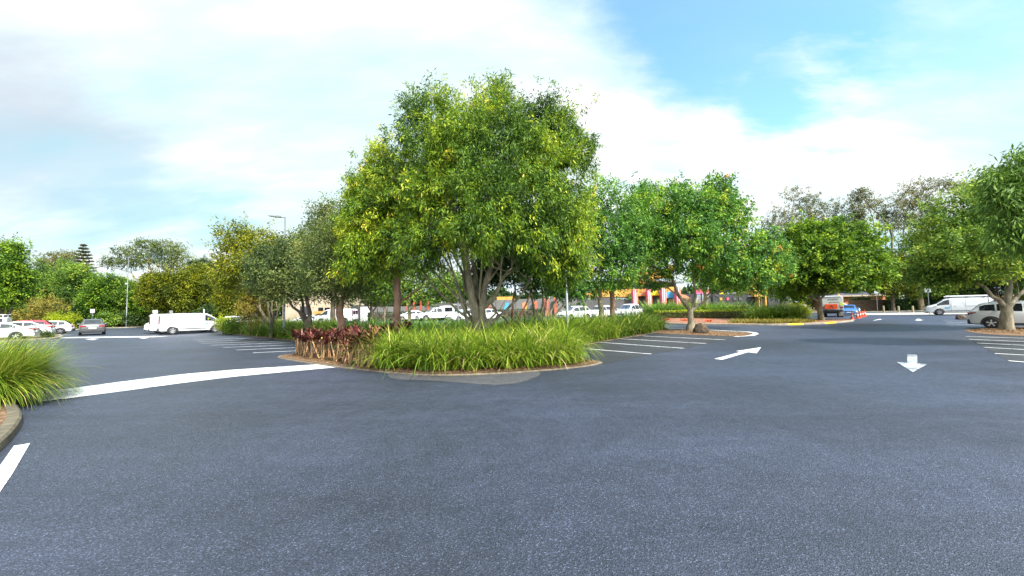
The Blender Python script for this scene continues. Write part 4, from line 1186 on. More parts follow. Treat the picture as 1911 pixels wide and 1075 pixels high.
M['white'] = mpaint('paint_white', (0.58, 0.59, 0.60))
M['silver'] = mpaint('paint_silver', (0.30, 0.31, 0.33), 0.3, 0.5)
M['grey_car'] = mpaint('paint_grey', (0.075, 0.078, 0.082), 0.35, 0.1)
M['blue_car'] = mpaint('paint_blue', (0.03, 0.12, 0.36))
M['red_car'] = mpaint('paint_red', (0.42, 0.03, 0.06))
M['maroon_car'] = mpaint('paint_mauve', (0.35, 0.22, 0.30))
M['orange'] = mplain('signal_orange', (0.68, 0.07, 0.01), 0.5, var=.08)
M['tyre'] = mplain('tyre_rubber', (0.018, 0.018, 0.019), 0.85, bump=.2)
M['plastic'] = mplain('dark_plastic', (0.028, 0.029, 0.032), 0.6)
M['alloy'] = mplain('alloy_rim', (0.55, 0.56, 0.58), 0.3, 0.7)
M['steel_rim'] = mplain('steel_rim', (0.38, 0.39, 0.41), 0.4, 0.5)
M['glass'] = mglass('car_glass')
M['glass_blue'] = mglass('car_glass_bluish', (0.03, 0.06, 0.13))
M['tail'] = mplain('tail_lamp', (0.24, 0.010, 0.016), 0.2, coat=.5)
M['tail_dark'] = mplain('tail_lamp_dark', (0.085, 0.006, 0.028), 0.2, coat=.5)
M['head'] = mplain('head_lamp', (0.55, 0.57, 0.60), 0.12, coat=.8)
M['plate'] = mplain('number_plate', (0.75, 0.75, 0.72), 0.5)
M['sunshade'] = mplain('sunshade_foil', (0.35, 0.55, 0.62), 0.3, .3)
M['amber'] = mplain('amber_lens', (0.85, 0.26, 0.01), 0.25, coat=.5)

SPECS = {
 # (x, zbottom, zbelt, zroof, wlow, wbelt, wroof) rear to front
 'suv': dict(st=[(-2.20, .46, .72, .78, .70, .74, .62), (-2.13, .32, .92, .98, .84, .84, .70), (-2.02, .27, 1.04, 1.12, .89, .88, .70), (-1.72, .25, 1.06, 1.44, .91, .90, .64), (-1.50, .24, 1.05, 1.55, .915, .905, .62),
                 (-0.8, .22, 1.02, 1.615, .92, .91, .63), (-.1, .22, .99, 1.62, .92, .91, .63), (.42, .22, .97, 1.55, .92, .91, .62), (1.12, .22, .95, 1.10, .92, .90, .70), (1.28, .22, .94, 1.01, .915, .90, .78),
                 (1.85, .25, .86, .93, .90, .87, .74), (2.10, .28, .72, .78, .84, .80, .68), (2.20, .40, .60, .64, .74, .72, .60)],
             wb=(-1.30, 1.34), wr=.34, side=[(-1.72, -1.12), (-1.04, -.12), (-.04, .92)], ws=(.50, 1.14), rw=(-2.02, -1.62)),
 'sedan': dict(st=[(-2.35, .45, .70, .76, .70, .74, .62), (-2.27, .30, .88, .94, .83, .83, .70), (-2.10, .26, .96, 1.02, .88, .87, .72), (-1.72, .25, .97, 1.04, .905, .89, .72), (-1.55, .24, .97, 1.10, .91, .895, .66), (-.95, .22, .95, 1.40, .91, .90, .58),
                   (-.4, .21, .93, 1.455, .91, .90, .58), (.15, .21, .92, 1.43, .91, .90, .58), (.45, .21, .91, 1.36, .91, .90, .58), (1.15, .21, .90, .99, .91, .89, .70), (1.3, .21, .89, .95, .91, .89, .76),
                   (1.9, .24, .82, .88, .89, .86, .72), (2.2, .27, .68, .73, .83, .79, .66), (2.35, .38, .56, .60, .72, .70, .58)],
               wb=(-1.38, 1.42), wr=.32, side=[(-1.35, -.52), (-.44, .38), (.44, .90)], ws=(.48, 1.14), rw=(-1.52, -1.0)),
 'van': dict(st=[(-2.62, .50, .80, .86, .78, .80, .66), (-2.58, .34, 1.16, 1.86, .94, .95, .78), (-2.45, .30, 1.17, 1.95, .97, .97, .80), (-1.2, .27, 1.17, 1.98, .975, .975, .81), (.4, .27, 1.16, 1.975, .975, .975, .81), (.9, .27, 1.15, 1.93, .975, .97, .79),
                 (1.20, .27, 1.14, 1.80, .975, .965, .77), (1.88, .28, 1.10, 1.27, .97, .95, .78), (2.0, .28, 1.09, 1.21, .965, .94, .78), (2.38, .30, 1.02, 1.09, .94, .91, .76), (2.56, .32, .94, .99, .89, .86, .70), (2.65, .42, .78, .82, .80, .78, .62)],
             wb=(-1.62, 1.60), wr=.36, side=[(.78, 1.72)], ws=(1.24, 1.86), rw=None),
 'ute': dict(st=[(-2.62, .56, .84, .90, .80, .82, .76), (-2.58, .50, 1.08, 1.84, .90, .90, .84), (-2.45, .45, 1.10, 1.90, .92, .92, .85), (-1.0, .34, 1.11, 1.92, .93, .92, .85), (-.86, .33, 1.11, 1.80, .93, .92, .68), (-.2, .32, 1.08, 1.80, .93, .92, .66), (.3, .32, 1.07, 1.72, .93, .92, .65),
                 (.95, .32, 1.06, 1.20, .93, .91, .74), (1.1, .32, 1.05, 1.12, .93, .91, .80), (1.9, .34, .99, 1.05, .92, .89, .78), (2.35, .38, .84, .90, .87, .84, .72), (2.5, .46, .68, .72, .78, .76, .64)],
             wb=(-1.55, 1.55), wr=.37, side=[(-2.3, -1.15), (-.80, -.08), (0, .74)], ws=(.36, .98), rw=None),
}


class Body:
    def __init__(s, st):
        s.x = [a[0] for a in st]; s.st = st

    def at(s, x):
        st = s.st
        x = min(max(x, st[0][0]), st[-1][0])
        for i in range(len(st) - 1):
            if x <= st[i + 1][0]:
                t = (x - st[i][0]) / (st[i + 1][0] - st[i][0])
                return [st[i][k] * (1 - t) + st[i + 1][k] * t for k in range(1, 7)]
        return list(st[-1][1:])

    def ring(s, x):
        zb, zs, zr, wb, ws, wr = s.at(x)
        cab = zr - zs
        drop = min(0.07, cab * 0.35)
        half = [(0, zb), (wb * .9, zb), (wb * .985, zb + min(.06, (zs - zb) * .3)), (wb * 1.0, zb + (zs - zb) * .35), (ws * 1.005, zb + (zs - zb) * .72), (ws * .985, zs), (wr + (0.02 if cab > .3 else 0.0), zr - drop), (wr * .90, zr - drop * .15), (wr * .5, zr + .012), (0, zr + .018)]
        pts = [(x, y, z) for y, z in half] + [(x, -y, z) for y, z in half[-2:0:-1]]
        return pts

    def side(s, x, t):
        zb, zs, zr, wb, ws, wr = s.at(x)
        cab = zr - zs; drop = min(0.07, cab * .35)
        y0, z0, y1, z1 = ws * .985, zs, wr + (.02 if cab > .3 else 0), zr - drop
        return y0 + (y1 - y0) * t, z0 + (z1 - z0) * t

    def yat(s, x, z):
        pr = s.ring(x)[1:8]
        for (xa, ya, za), (xb, yb, zb) in zip(pr[:-1], pr[1:]):
            if za <= z <= zb: return ya + (yb - ya) * ((z - za) / max(1e-6, zb - za))
        return pr[-1][1] if z > pr[-1][2] else pr[0][1]

    def patch(s, sg, xs_, zlo, zhi, off=.012, n=4):
        rows = []
        m = len(xs_)
        for i, x in enumerate(xs_):
            t = i / (m - 1)
            a = zlo[0] + (zlo[1] - zlo[0]) * t; b = zhi[0] + (zhi[1] - zhi[0]) * t
            rows.append([(x, sg * (s.yat(x, a + (b - a) * j / n) + off), a + (b - a) * j / n) for j in range(n + 1)])
        return rows if sg > 0 else [r[::-1] for r in rows]

    def top(s, x, f):
        """f in -1..1 across the roof"""
        zb, zs, zr, wb, ws, wr = s.at(x)
        return (x, wr * .92 * f, zr + .018 - .016 * abs(f) ** 2)


def wheel(parent, x, y, r, w=.22, rim='alloy', spokes=5):
    o = empty('wheel', (x, y, r)); o.parent = parent
    sg = 1 if y > 0 else -1
    mb = MB()
    h = w / 2
    mb.lathe([(r * .62, -h * .9), (r * .9, -h), (r * .985, -h * .8), (r, -h * .4), (r, h * .4), (r * .985, h * .8), (r * .9, h), (r * .62, h * .9)], 26, 'y')
    mb.build('tyre', M['tyre'], o, smooth=50)
    mb = MB()
    mb.lathe([(r * .64, sg * h * .86), (r * .60, sg * h * .92), (r * .57, sg * h * .55), (0.001, sg * h * .45)], 26, 'y')
    mb.cur = 1
    for k in range(spokes):
        a = 2 * PI * k / spokes + .3
        for da in (-.11, .11):
            p0 = (math.cos(a) * r * .08, sg * h * .84, math.sin(a) * r * .08); p1 = (math.cos(a + da) * r * .60, sg * h * .86, math.sin(a + da) * r * .60)
            mb.beam(p0, p1, r * .10, .03)
    mb.lathe([(r * .17, sg * h * .95), (0.001, sg * h * .99)], 12, 'y')
    mb.build('rim', [M['plastic'] if rim == 'alloy' else M['steel_rim'], M['alloy'] if rim == 'alloy' else M['steel_rim']], o, smooth=40)
    return o


def car(kind, name, label, cat, loc, heading, paint, glass='glass', scale=1.0, group=None, rim='alloy', roofrails=False, rear='tail', sunshade=False, spokes=5, dark_sill=False, hscale=1.0):
    sp = SPECS[kind]
    B = Body(sp['st'])
    root = empty(name, loc, heading, label, cat, group)
    root.scale = (scale, scale, scale * hscale)
    P = M[paint]
    xs_ = []
    for a, b in zip(B.x[:-1], B.x[1:]):
        n = max(1, int((b - a) / .14))
        xs_ += [a + (b - a) * i / n for i in range(n)]
    xs_.append(B.x[-1])
    rows = [B.ring(x) for x in xs_]
    mb = MB()
    k = len(rows[0])
    mb.grid([r + [r[0]] for r in rows])
    for rr in (rows[0], rows[-1]):
        q = len(mb.v); mb.v += rr; mb.f.append(tuple(q + i for i in range(k))); mb.mi.append(0)
    o = mb.build('body', P, root)
    import bmesh
    bm = bmesh.new(); bm.from_mesh(o.data)
    bmesh.ops.remove_doubles(bm, verts=bm.verts, dist=.0008); bmesh.ops.recalc_face_normals(bm, faces=bm.faces)
    bm.to_mesh(o.data); bm.free()
    o.data.polygons.foreach_set('use_smooth', [True] * len(o.data.polygons)); o.data.set_sharp_from_angle(angle=R(38))
    # windows
    for (xa, xb) in sp['side']:
        for sg in (1, -1):
            rr = []
            m = max(3, int((xb - xa) / .08))
            for i in range(m + 1):
                x = xa + (xb - xa) * i / m
                t1 = .90
                col = []
                for t in (.10, .35, .65, t1):
                    y, z = B.side(x, t)
                    col.append((x, sg * (y + .008), z + .002))
                rr.append(col)
            w = MB(); w.grid(rr if sg > 0 else [c[::-1] for c in rr]); w.build('side_window', M['glass'], root)
    def topglass(xa, xb, nm, mt, f0=.94):
        rr = []
        for i in range(9):
            x = xa + (xb - xa) * i / 8
            rr.append([(p[0], p[1], p[2] + .010) for p in (B.top(x, -f0 + 2 * f0 * j / 8) for j in range(9))])
        w = MB(); w.grid(rr if xa > xb else rr[::-1]); w.build(nm, mt, root)
    topglass(sp['ws'][1], sp['ws'][0], 'windscreen', M['sunshade'] if sunshade else M[glass])
    if sp['rw']:
        topglass(sp['rw'][0], sp['rw'][1], 'rear_window', M[glass], .9)
    x0 = B.x[0]; x1 = B.x[-1]
    # wheels and arches
    for wx in sp['wb']:
        for sg in (1, -1):
            zb, zs, zr, wb_, ws_, wr_ = B.at(wx)
            a = MB(); r = sp['wr']
            prof = [(math.cos(PI * i / 14), math.sin(PI * i / 14)) for i in range(15)]
            pts = [(wx + c * (r + .075), sg * (wb_ + .002), r + s_ * (r + .075)) for c, s_ in prof]
            pts = [(wx + (r + .075), sg * (wb_ + .002), zb)] + pts + [(wx - (r + .075), sg * (wb_ + .002), zb)]
            a.vprism(pts, (0, -sg * .04, 0)); a.build('wheel_arch', M['plastic'], root)
            wheel(root, wx, sg * (wb_ - .085), r, .21, rim, spokes)
    # lamps
    for sg in (1, -1):
        zf = B.at(x1 - .10)[1]; zk = B.at(x1 - .5)[1]
        l = MB(); l.grid(B.patch(sg, list(np.linspace(x1 - .62, x1 - .06, 7)), (zk - .17, zf - .20), (zk - .04, zf - .03)))
        yy = B.yat(x1 - .05, zf - .1); l.quadbox([(x1 - .10, sg * yy * .98, zf - .20), (x1 + .006, sg * yy * .80, zf - .20), (x1 + .006, sg * yy * .50, zf - .18), (x1 - .12, sg * yy * .50, zf - .18), (x1 - .12, sg * yy * .98, zf - .03), (x1 - .01, sg * yy * .80, zf - .05), (x1 - .01, sg * yy * .50, zf - .08), (x1 - .12, sg * yy * .50, zf - .06)])
        l.build('headlight', M['head'], root)
        if kind == 'van':
            l = MB(); l.box(x0 - .012, x0 + .085, sg * .86, sg * .962, .98, 1.80); l.build('tail_light', M['tail_dark'], root, bevel=.02)
        elif kind == 'ute':
            l = MB(); l.box(x0 - .012, x0 + .14, sg * .80, sg * .912, .74, 1.06); l.build('tail_light', M['tail'], root, bevel=.02)
        else:
            zr_ = B.at(x0 + .09)[1]
            l = MB(); l.grid(B.patch(sg, list(np.linspace(x0 + .05, x0 + .34, 7)), (zr_ - .10, zr_ + .02), (zr_ + .03, zr_ + .09)))
            yy = B.yat(x0 + .08, zr_ - .05)
            l.box(x0 + .0, x0 + .16, sg * yy * .50, sg * yy * 1.0, zr_ - .11, zr_ + .03)
            l.build('tail_light', M[rear], root)
        # mirror
        wsx = sp['ws'][1] - .14
        y, z = B.side(wsx, .2)
        l = MB(); l.box(wsx - .06, wsx + .06, sg * (y + .02), sg * (y + .22), z + .02, z + .17); l.build('mirror', P if kind != 'van' else M['plastic'], root, bevel=.03)
    # bumpers
    l = MB(); wv = B.at(x1 - .12)[3]
    l.box(x1 - .20, x1 + .015, -wv * .93, wv * .93, .26, .44); l.build('front_bumper', M['plastic'] if kind in ('van', 'suv') else P, root, bevel=.05)
    l = MB(); l.box(x1 - .06, x1 + .006, -.42, .42, .50, .64); l.build('grille', M['plastic'], root, bevel=.02)
    l = MB(); wv = B.at(x0 + .12)[3]
    l.box(x0 - .03, x0 + .22, -wv * .97, wv * .97, .27, .56 if kind != 'sedan' else .50); l.build('rear_bumper', M['plastic'] if kind != 'sedan' else P, root, bevel=.05)
    l = MB(); l.box(x0 - .035, x0 + .06, -.26, .26, .64 if kind != 'sedan' else .60, .77 if kind != 'sedan' else .72); l.build('number_plate', M['plate'], root)
    l = MB(); l.box(x1 - .04, x1 + .026, -.24, .24, .37, .48); l.build('number_plate', M['plate'], root)
    if kind == 'van':
        l = MB(); l.box(x0 - .004, x0 + .09, -.70, -.06, 1.24, 1.70); l.box(x0 - .004, x0 + .09, .06, .70, 1.24, 1.70); l.build('rear_window', M['glass'], root)
        for sg in (1, -1):
            l = MB(); l.box(-1.15, 1.10, sg * .967, sg * .984, .47, .54); l.build('side_moulding', M['plastic'], root)
            for hx0, hx1, hy, nm in ((.62, .76, .99, 'door_handle'), (.28, .42, .99, 'door_handle'), (-1.9, -.5, .984, 'door_rail')):
                l = MB(); l.box(hx0, hx1, sg * .96, sg * hy, 1.03, 1.07); l.build(nm, M['silver'], root)
            for xx in (.66, -.45):
                l = MB(); l.box(xx, xx + .012, sg * .962, sg * .980, .42, 1.80); l.build('door_seam', M['plastic'], root)
    else:
        for sg in (1, -1):
            for xx in [s_[0] + .14 for s_ in sp['side'][1:]]:
                y = B.at(xx)[4] * .985
                l = MB(); l.box(xx, xx + .17, sg * (y - .01), sg * (y + .025), B.at(xx)[1] - .10, B.at(xx)[1] - .07); l.build('door_handle', P, root)
    if dark_sill or kind == 'suv':
        for sg in (1, -1):
            l = MB(); yy = B.at(0)[3]; l.box(sp['wb'][0] + .42, sp['wb'][1] - .42, sg * (yy - .05), sg * (yy + .012), .22, .36); l.build('sill', M['plastic'], root)
    if roofrails:
        for sg in (1, -1):
            l = MB(); l.tube([(x, sg * (B.at(x)[5] - .02), B.at(x)[2] + (.05 if i not in (0, 6) else .0)) for i, x in enumerate(np.linspace(-1.35, .35, 7))], .018, 6); l.build('roof_rail', M['alloy'], root, smooth=40)
    return root


def place(px, py, dx=0, dy=0):
    p = G(px, py)
    return Vector((p.x + dx, p.y + dy, 0))


UA = R(41.5)                      # the right-hand aisle runs this way
# left vans
H = R(43)
p = G(322, 624.4); v = Vector((math.cos(H), math.sin(H), 0)); n = Vector((-v.y, v.x, 0))
van1 = car('van', 'white_van', 'nearest white van of the left row, side-on with a blue badge on its door', 'van', p + v * 1.62 + n * .95, H, 'white', rim='steel', spokes=6, group='white vans parked in a row')
car('van', 'white_van', 'white van just behind the nearest one at left showing its dark red tail lamp', 'van', p + v * .95 + n * 3.9, H, 'white', rim='steel', spokes=6, group='white vans parked in a row')
car('van', 'white_van', 'farthest white van of the left row with only its nose showing behind the others', 'van', p + v * .6 + n * 6.8, H + PI, 'white', rim='steel', spokes=6, group='white vans parked in a row')
def badge(van, x0, z0, s, sg, col, w, h):
    y = .985
    l = MB(); l.box(x0, x0 + w, sg * y, sg * (y + .006), z0, z0 + h); l.build('door_badge', col, van)
M['cyan'] = mplain('badge_cyan', (.10, .42, .62), .4)
badge(van1, .86, .86, 1, -1, M['cyan'], .16, .20)
l = MB()
for i, w in enumerate((.055, .03, .03, .05, .03, .045, .03, .04, .03)):
    l.box(1.08 + i * .055, 1.08 + i * .055 + w * .8, -.993, -.985, .88, .88 + (.075 if i in (0, 4) else .055))
l.build('door_lettering', M['plastic'], van1)
# racks on the left van roofs
def rack(van, zr=1.98, xs_=(-1.9, -.9, .2), bars=True):
    l = MB()
    for x in xs_:
        l.beam((x, -.75, zr + .09), (x, .75, zr + .09), .08, .04)
        for sg in (1, -1): l.box(x - .03, x + .03, sg * .70, sg * .74, zr - .04, zr + .08)
    l.build('roof_rack', M['plastic'], van)
rack(van1, 1.975, (-1.9, -.7, .5))

# silver SUV driving away at left
p = G(172, 625.5)
car('suv', 'silver_suv', 'silver-grey suv with roof rails seen from behind at far left', 'car', p + Vector((-.74, .67, 0)) * 2.1, R(138), 'grey_car', 'glass', roofrails=True, rear='tail', hscale=1.0)
# white cars at far left
H = R(221)
v = Vector((math.cos(H), math.sin(H), 0)); n = Vector((v.y, -v.x, 0))
p = G(62, 633)
car('sedan', 'white_sedan', 'nearest white sedan cut by the left frame edge behind the long grass', 'car', p + v * 2.2 + n * .2, H, 'white', hscale=1.05)
p = G(96, 626.5)
car('sedan', 'white_sedan', 'second white sedan with red tail lamp beyond the nearest left one', 'car', p + v * 2.35 + n * .8, H, 'white', 'glass_blue', hscale=1.07)
car('suv', 'red_car', 'dark red car roof showing over the white sedans at left', 'car', p + v * 2.6 + n * 3.6, H, 'red_car')
car('suv', 'white_hatchback', 'white hatchback partly hidden beyond the dark red car at left', 'car', p + v * 1.6 + n * 6.6, H, 'white', hscale=.92)
ut = car('ute', 'white_ute', 'white ute with a ladder rack at the left frame edge', 'ute', p + v * 6.6 + n * 6.4, H, 'white', hscale=1.05)
l = MB()
for x in (-2.3, -.6, 1.0):
    for sg in (1, -1): l.beam((x, sg * .8, 1.75), (x, sg * .8, 2.12), .05, .05)
    l.beam((x, -.8, 2.12), (x, .8, 2.12), .05, .05)
for sg in (1, -1): l.beam((-2.5, sg * .8, 2.15), (1.3, sg * .8, 2.15), .06, .06)
l.build('ladder_rack', M['white'], ut)
car('suv', 'white_suv', 'white car roof showing above the shrubs right of the left vans', 'car', D2(431, 44) , R(205), 'white')

# centre row in front of the building
def cpos(px, Y): return D2(px, Y)
car('van', 'white_van', 'white van behind the forked pink trunk', 'van', cpos(628, 52), R(178), 'white', rim='steel')
car('sedan', 'white_sedan', 'white sedan with its nose to the left behind the straight pink trunk', 'car', cpos(572, 54), R(200), 'white')
car('sedan', 'silver_sedan', 'pale sedan parked left of the white ute with canopy', 'car', cpos(768, 54), R(205), 'white', 'glass_blue')
u2 = car('ute', 'white_ute', 'white ute with high canopy parked before the grey wall', 'ute', cpos(811, 53), R(212), 'white')
l = MB(); l.box(-2.5, -1.0, -.7, .7, 1.98, 2.03); l.build('roof_tray', M['white'], u2, bevel=.02)
car('suv', 'white_hatchback', 'small white car with pale blue sunshade beside the tallest tree', 'car', cpos(866, 47), R(222), 'white', sunshade=True, hscale=.95)
car('sedan', 'white_sedan', 'white car mostly hidden behind the tallest tree trunk', 'car', cpos(905, 49), R(222), 'white', 'glass_blue')
car('suv', 'white_suv', 'white suv facing left behind the grey lamp post', 'car', cpos(1072, 46), R(214), 'white', 'glass_blue', hscale=1.05)
car('suv', 'silver_wagon', 'pale wagon between the two white suvs before the building', 'car', cpos(1121, 48), R(222), 'white', 'glass', roofrails=True, hscale=.98)
car('suv', 'white_suv', 'white suv with blue-tinted windscreen nearest the striped pillars', 'car', cpos(1174, 46), R(228), 'white', 'glass_blue', hscale=1.12)

# right side
p = G(1850, 613.5)
HV = R(-50)
v = Vector((math.cos(HV), math.sin(HV), 0)); n = Vector((-v.y, v.x, 0))
car('suv', 'white_suv', 'white suv with dark alloy wheel behind the forked trunk at the right edge', 'car', p + v * 1.32 + n * .9, HV, 'white', 'glass_blue', roofrails=True, hscale=1.0, spokes=5)
p = G(1755, 588.3)
HV2 = R(139)
v = Vector((math.cos(HV2), math.sin(HV2), 0)); n = Vector((v.y, -v.x, 0))
van4 = car('van', 'white_van', 'white van with roof ladder tube parked side-on at right', 'van', p - v * 1.56 + n * .95, HV2, 'white', 'glass_blue', scale=1.0, rim='steel', spokes=6)
l = MB()
for x in (-1.9, -.6, .7): l.beam((x, -.8, 2.06), (x, .8, 2.06), .07, .06)
l.build('roof_rack', M['plastic'], van4)
l = MB(); l.tube([(-2.4, .62, 2.17), (1.0, .62, 2.17)], .10, 10); l.tube([(-2.4, -.5, 2.15), (1.0, -.5, 2.15)], .06, 10); l.build('ladder_tube', M['white'], van4, smooth=40)
badge(van4, .74, .80, 1, 1, M['cyan'], .42, .16)
car('sedan', 'blue_car', 'bright blue car parked right of the truck behind the cones', 'car', place(1589, 588.5) + Vector((1.2, 1.6, 0)), R(226), 'blue_car', hscale=.95)
car('suv', 'white_suv', 'white car behind the blue one near the timber fence', 'car', place(1594, 584.5) + Vector((-.6, 1.6, 0)), R(-38), 'white')
car('suv', 'mauve_car', 'mauve-grey car left of the truck behind the bright round tree', 'car', place(1518, 588.5) + Vector((.3, 2.5, 0)), R(48), 'maroon_car', hscale=.95)

# truck
M['cream'] = mplain('truck_box', (.52, .52, .48), .45, var=.06)
M['lime_chevron'] = mplain('reflective_lime', (.62, .68, .16), .4)
M['green_txt'] = mplain('sign_green', (.04, .22, .13), .5)
tp = G(1553, 592)
TH = R(50)
tr = empty('work_truck', tp + Vector((math.cos(TH), math.sin(TH), 0)) * 3.0, TH, 'white work truck with orange rear board and amber beacon seen from behind', 'truck')
l = MB()
l.prism([(-2.9, -1.1), (.9, -1.1), (.9, 1.1), (-2.9, 1.1)], 1.30, 2.38); o = l.build('box_body', M['cream'], tr, bevel=.05)
l = MB(); l.box(-2.95, .95, -1.0, 1.0, 2.38, 2.55); l.build('roof_cap', M['white'], tr, bevel=.08)
l = MB(); l.quadbox([(1.05, -1.05, .75), (2.9, -1.0, .75), (2.9, 1.0, .75), (1.05, 1.05, .75), (1.05, -1.0, 2.3), (2.45, -.9, 2.3), (2.45, .9, 2.3), (1.05, 1.0, 2.3)]); l.build('cab', M['white'], tr, bevel=.08)
for sg in (1, -1):
    l = MB(); l.quadbox([(1.5, sg * 1.03, 1.45), (2.65, sg * 1.0, 1.45), (2.65, sg * .96, 1.45), (1.5, sg * .98, 1.45), (1.5, sg * 1.0, 2.1), (2.45, sg * .95, 2.1), (2.45, sg * .9, 2.1), (1.5, sg * .96, 2.1)]); l.build('side_window', M['glass'], tr)
l = MB(); l.box(-2.85, 2.6, -.42, -.28, .62, .80); l.box(-2.85, 2.6, .28, .42, .62, .80); l.box(-2.98, -2.86, -1.05, 1.05, .70, .84); l.box(-2.6, 2.4, -.75, .75, .42, .66); l.build('chassis', M['plastic'], tr)
l = MB(); l.box(-3.02, -2.92, -.55, .62, .98, 1.56); l.build('orange_board', M['orange'], tr, bevel=.01)
l = MB(); l.beam((-3.03, -.18, 1.15), (-3.03, .02, 1.40), .02, .07); l.beam((-3.03, .02, 1.40), (-3.03, .22, 1.18), .02, .07); l.build('board_mark', M['plastic'], tr)
l = MB()
for i in range(9): l.box(-2.92, -2.905, -.62 + i * .10, -.62 + i * .10 + (.07, .04, .06, .05)[i % 4], 2.06, 2.06 + (.10, .07, .10, .085)[i % 4])
l.build('rear_lettering', M['plastic'], tr)
l = MB()
for i in range(11): l.box(-2.92, -2.905, -.72 + i * .09, -.72 + i * .09 + (.06, .05, .035, .065)[i % 4], 1.74, 1.74 + (.085, .06, .09)[i % 3])
l.build('rear_lettering', M['green_txt'], tr)
l = MB(); l.box(-2.93, -2.905, -1.08, -.80, 1.34, 1.72); l.build('reflective_panel', M['lime_chevron'], tr)
l = MB(); l.box(-2.96, -2.90, .70, 1.06, 1.06, 1.22); l.box(-2.96, -2.90, -1.06, -.72, 1.06, 1.22); l.build('tail_light', M['tail'], tr)
l = MB(); l.box(-2.9, -.9, .75, 1.08, .92, 1.28); l.box(-2.9, -.9, -1.08, -.75, .92, 1.28); l.build('side_locker', M['cream'], tr, bevel=.02)
l = MB(); l.lathe([(.13, 0), (.12, .10), (.09, .18), (.0, .20)], 14, 'z', (-2.6, -.72, 2.55)); l.build('beacon', M['amber'], tr, smooth=50)
l = MB(); l.box(-2.6, -2.2, -1.06, -.62, .16, .60); l.build('mud_flap', M['concrete'], tr)
for x in (-1.75, 1.95):
    for sg in (1, -1): wheel(tr, x, sg * .9, .44, .3, 'steel', 6)
    if x < 0:
        for sg in (1, -1): wheel(tr, x, sg * .58, .44, .26, 'steel', 6)

# ------------------------------------------------------------------ buildings
def wallmat(name, c, **k): return mplain(name, c, .8, var=.12, scale=.8, bump=.1, **k)
M['charcoal'] = wallmat('charcoal_wall', (.036, .038, .041))
M['greywall'] = wallmat('grey_wall', (.085, .085, .083))
M['greywall2'] = wallmat('light_grey_wall', (.14, .14, .135))
M['ochre'] = wallmat('ochre_fascia', (.52, .28, .055))
M['yel'] = wallmat('bright_yellow', (.62, .50, .015))
M['salmon'] = wallmat('salmon_paint', (.40, .115, .065))
M['peach'] = wallmat('peach_paint', (.55, .22, .11))
M['blue'] = wallmat('sky_blue_paint', (.06, .34, .62))
M['pink'] = wallmat('hot_pink_paint', (.66, .09, .17))
M['beige'] = wallmat('beige_wall', (.26, .19, .11))
M['creamw'] = wallmat('cream_wall', (.42, .34, .25))
M['roofgrey'] = wallmat('roof_sheet', (.20, .20, .20))
M['brownroof'] = wallmat('eave_brown', (.17, .10, .06))
M['lav'] = wallmat('lavender_paint', (.36, .16, .34))
M['whitep'] = wallmat('white_paint', (.50, .50, .51))
M['sill_band'] = wallmat('sand_band', (.30, .24, .12))
M['post_orange'] = wallmat('orange_post', (.36, .075, .03))


def mstripe():
    m, nt, out = mat_new('striped_pillar')
    L = nt.links.new
    tc = N(nt, 'ShaderNodeTexCoord'); sx = N(nt, 'ShaderNodeSeparateXYZ'); L(tc.outputs['Object'], sx.inputs[0])
    ml = N(nt, 'ShaderNodeMath', operation='MULTIPLY_ADD'); ml.inputs[1].default_value = 1 / 1.12; ml.inputs[2].default_value = .5
    L(sx.outputs[0], ml.inputs[0])
    r = ramp(nt, [(0, (.36, .10, .30)), (.10, (.62, .10, .20)), (.24, (.66, .10, .18)), (.26, (.8, .62, .62)), (.32, (.8, .62, .62)), (.34, (.66, .12, .18)), (.48, (.68, .14, .16)), (.50, (.8, .62, .62)), (.58, (.8, .62, .62)), (.60, (.70, .16, .12)), (.80, (.72, .20, .10)), (1, (.74, .22, .08))])
    L(ml.outputs[0], r.inputs['Fac'])
    b = N(nt, 'ShaderNodeBsdfPrincipled'); b.inputs['Roughness'].default_value = .7
    L(r.outputs['Color'], b.inputs['Base Color']); L(b.outputs[0], out.inputs['Surface'])
    return m


M['stripe'] = mstripe()
YB = 64.0


def wp(px, py, Y=YB): return at(px, py, Y)


def wbox(name, mat, parent, px0, px1, py0, py1, Y=YB, depth=.3, zmin=None, bevel=0):
    a = wp(px0, py0, Y); b = wp(px1, py1, Y)
    zc0 = b.z if zmin is None else zmin
    l = MB(); l.box(a.x, b.x, Y, Y + depth, zc0, a.z)
    o = l.build(name, mat, None, bevel=bevel)
    if parent:
        o.parent = parent; o.matrix_parent_inverse = Matrix.Translation(-parent.location)
    return o


def wpoly(name, mat, parent, pts, Y=YB, depth=.05):
    l = MB(); l.vprism([wp(x, y, Y) for x, y in pts], (0, depth, 0))
    o = l.build(name, mat, None)
    if parent:
        o.parent = parent; o.matrix_parent_inverse = Matrix.Translation(-parent.location)
    return o


gb = gz(0, 64)
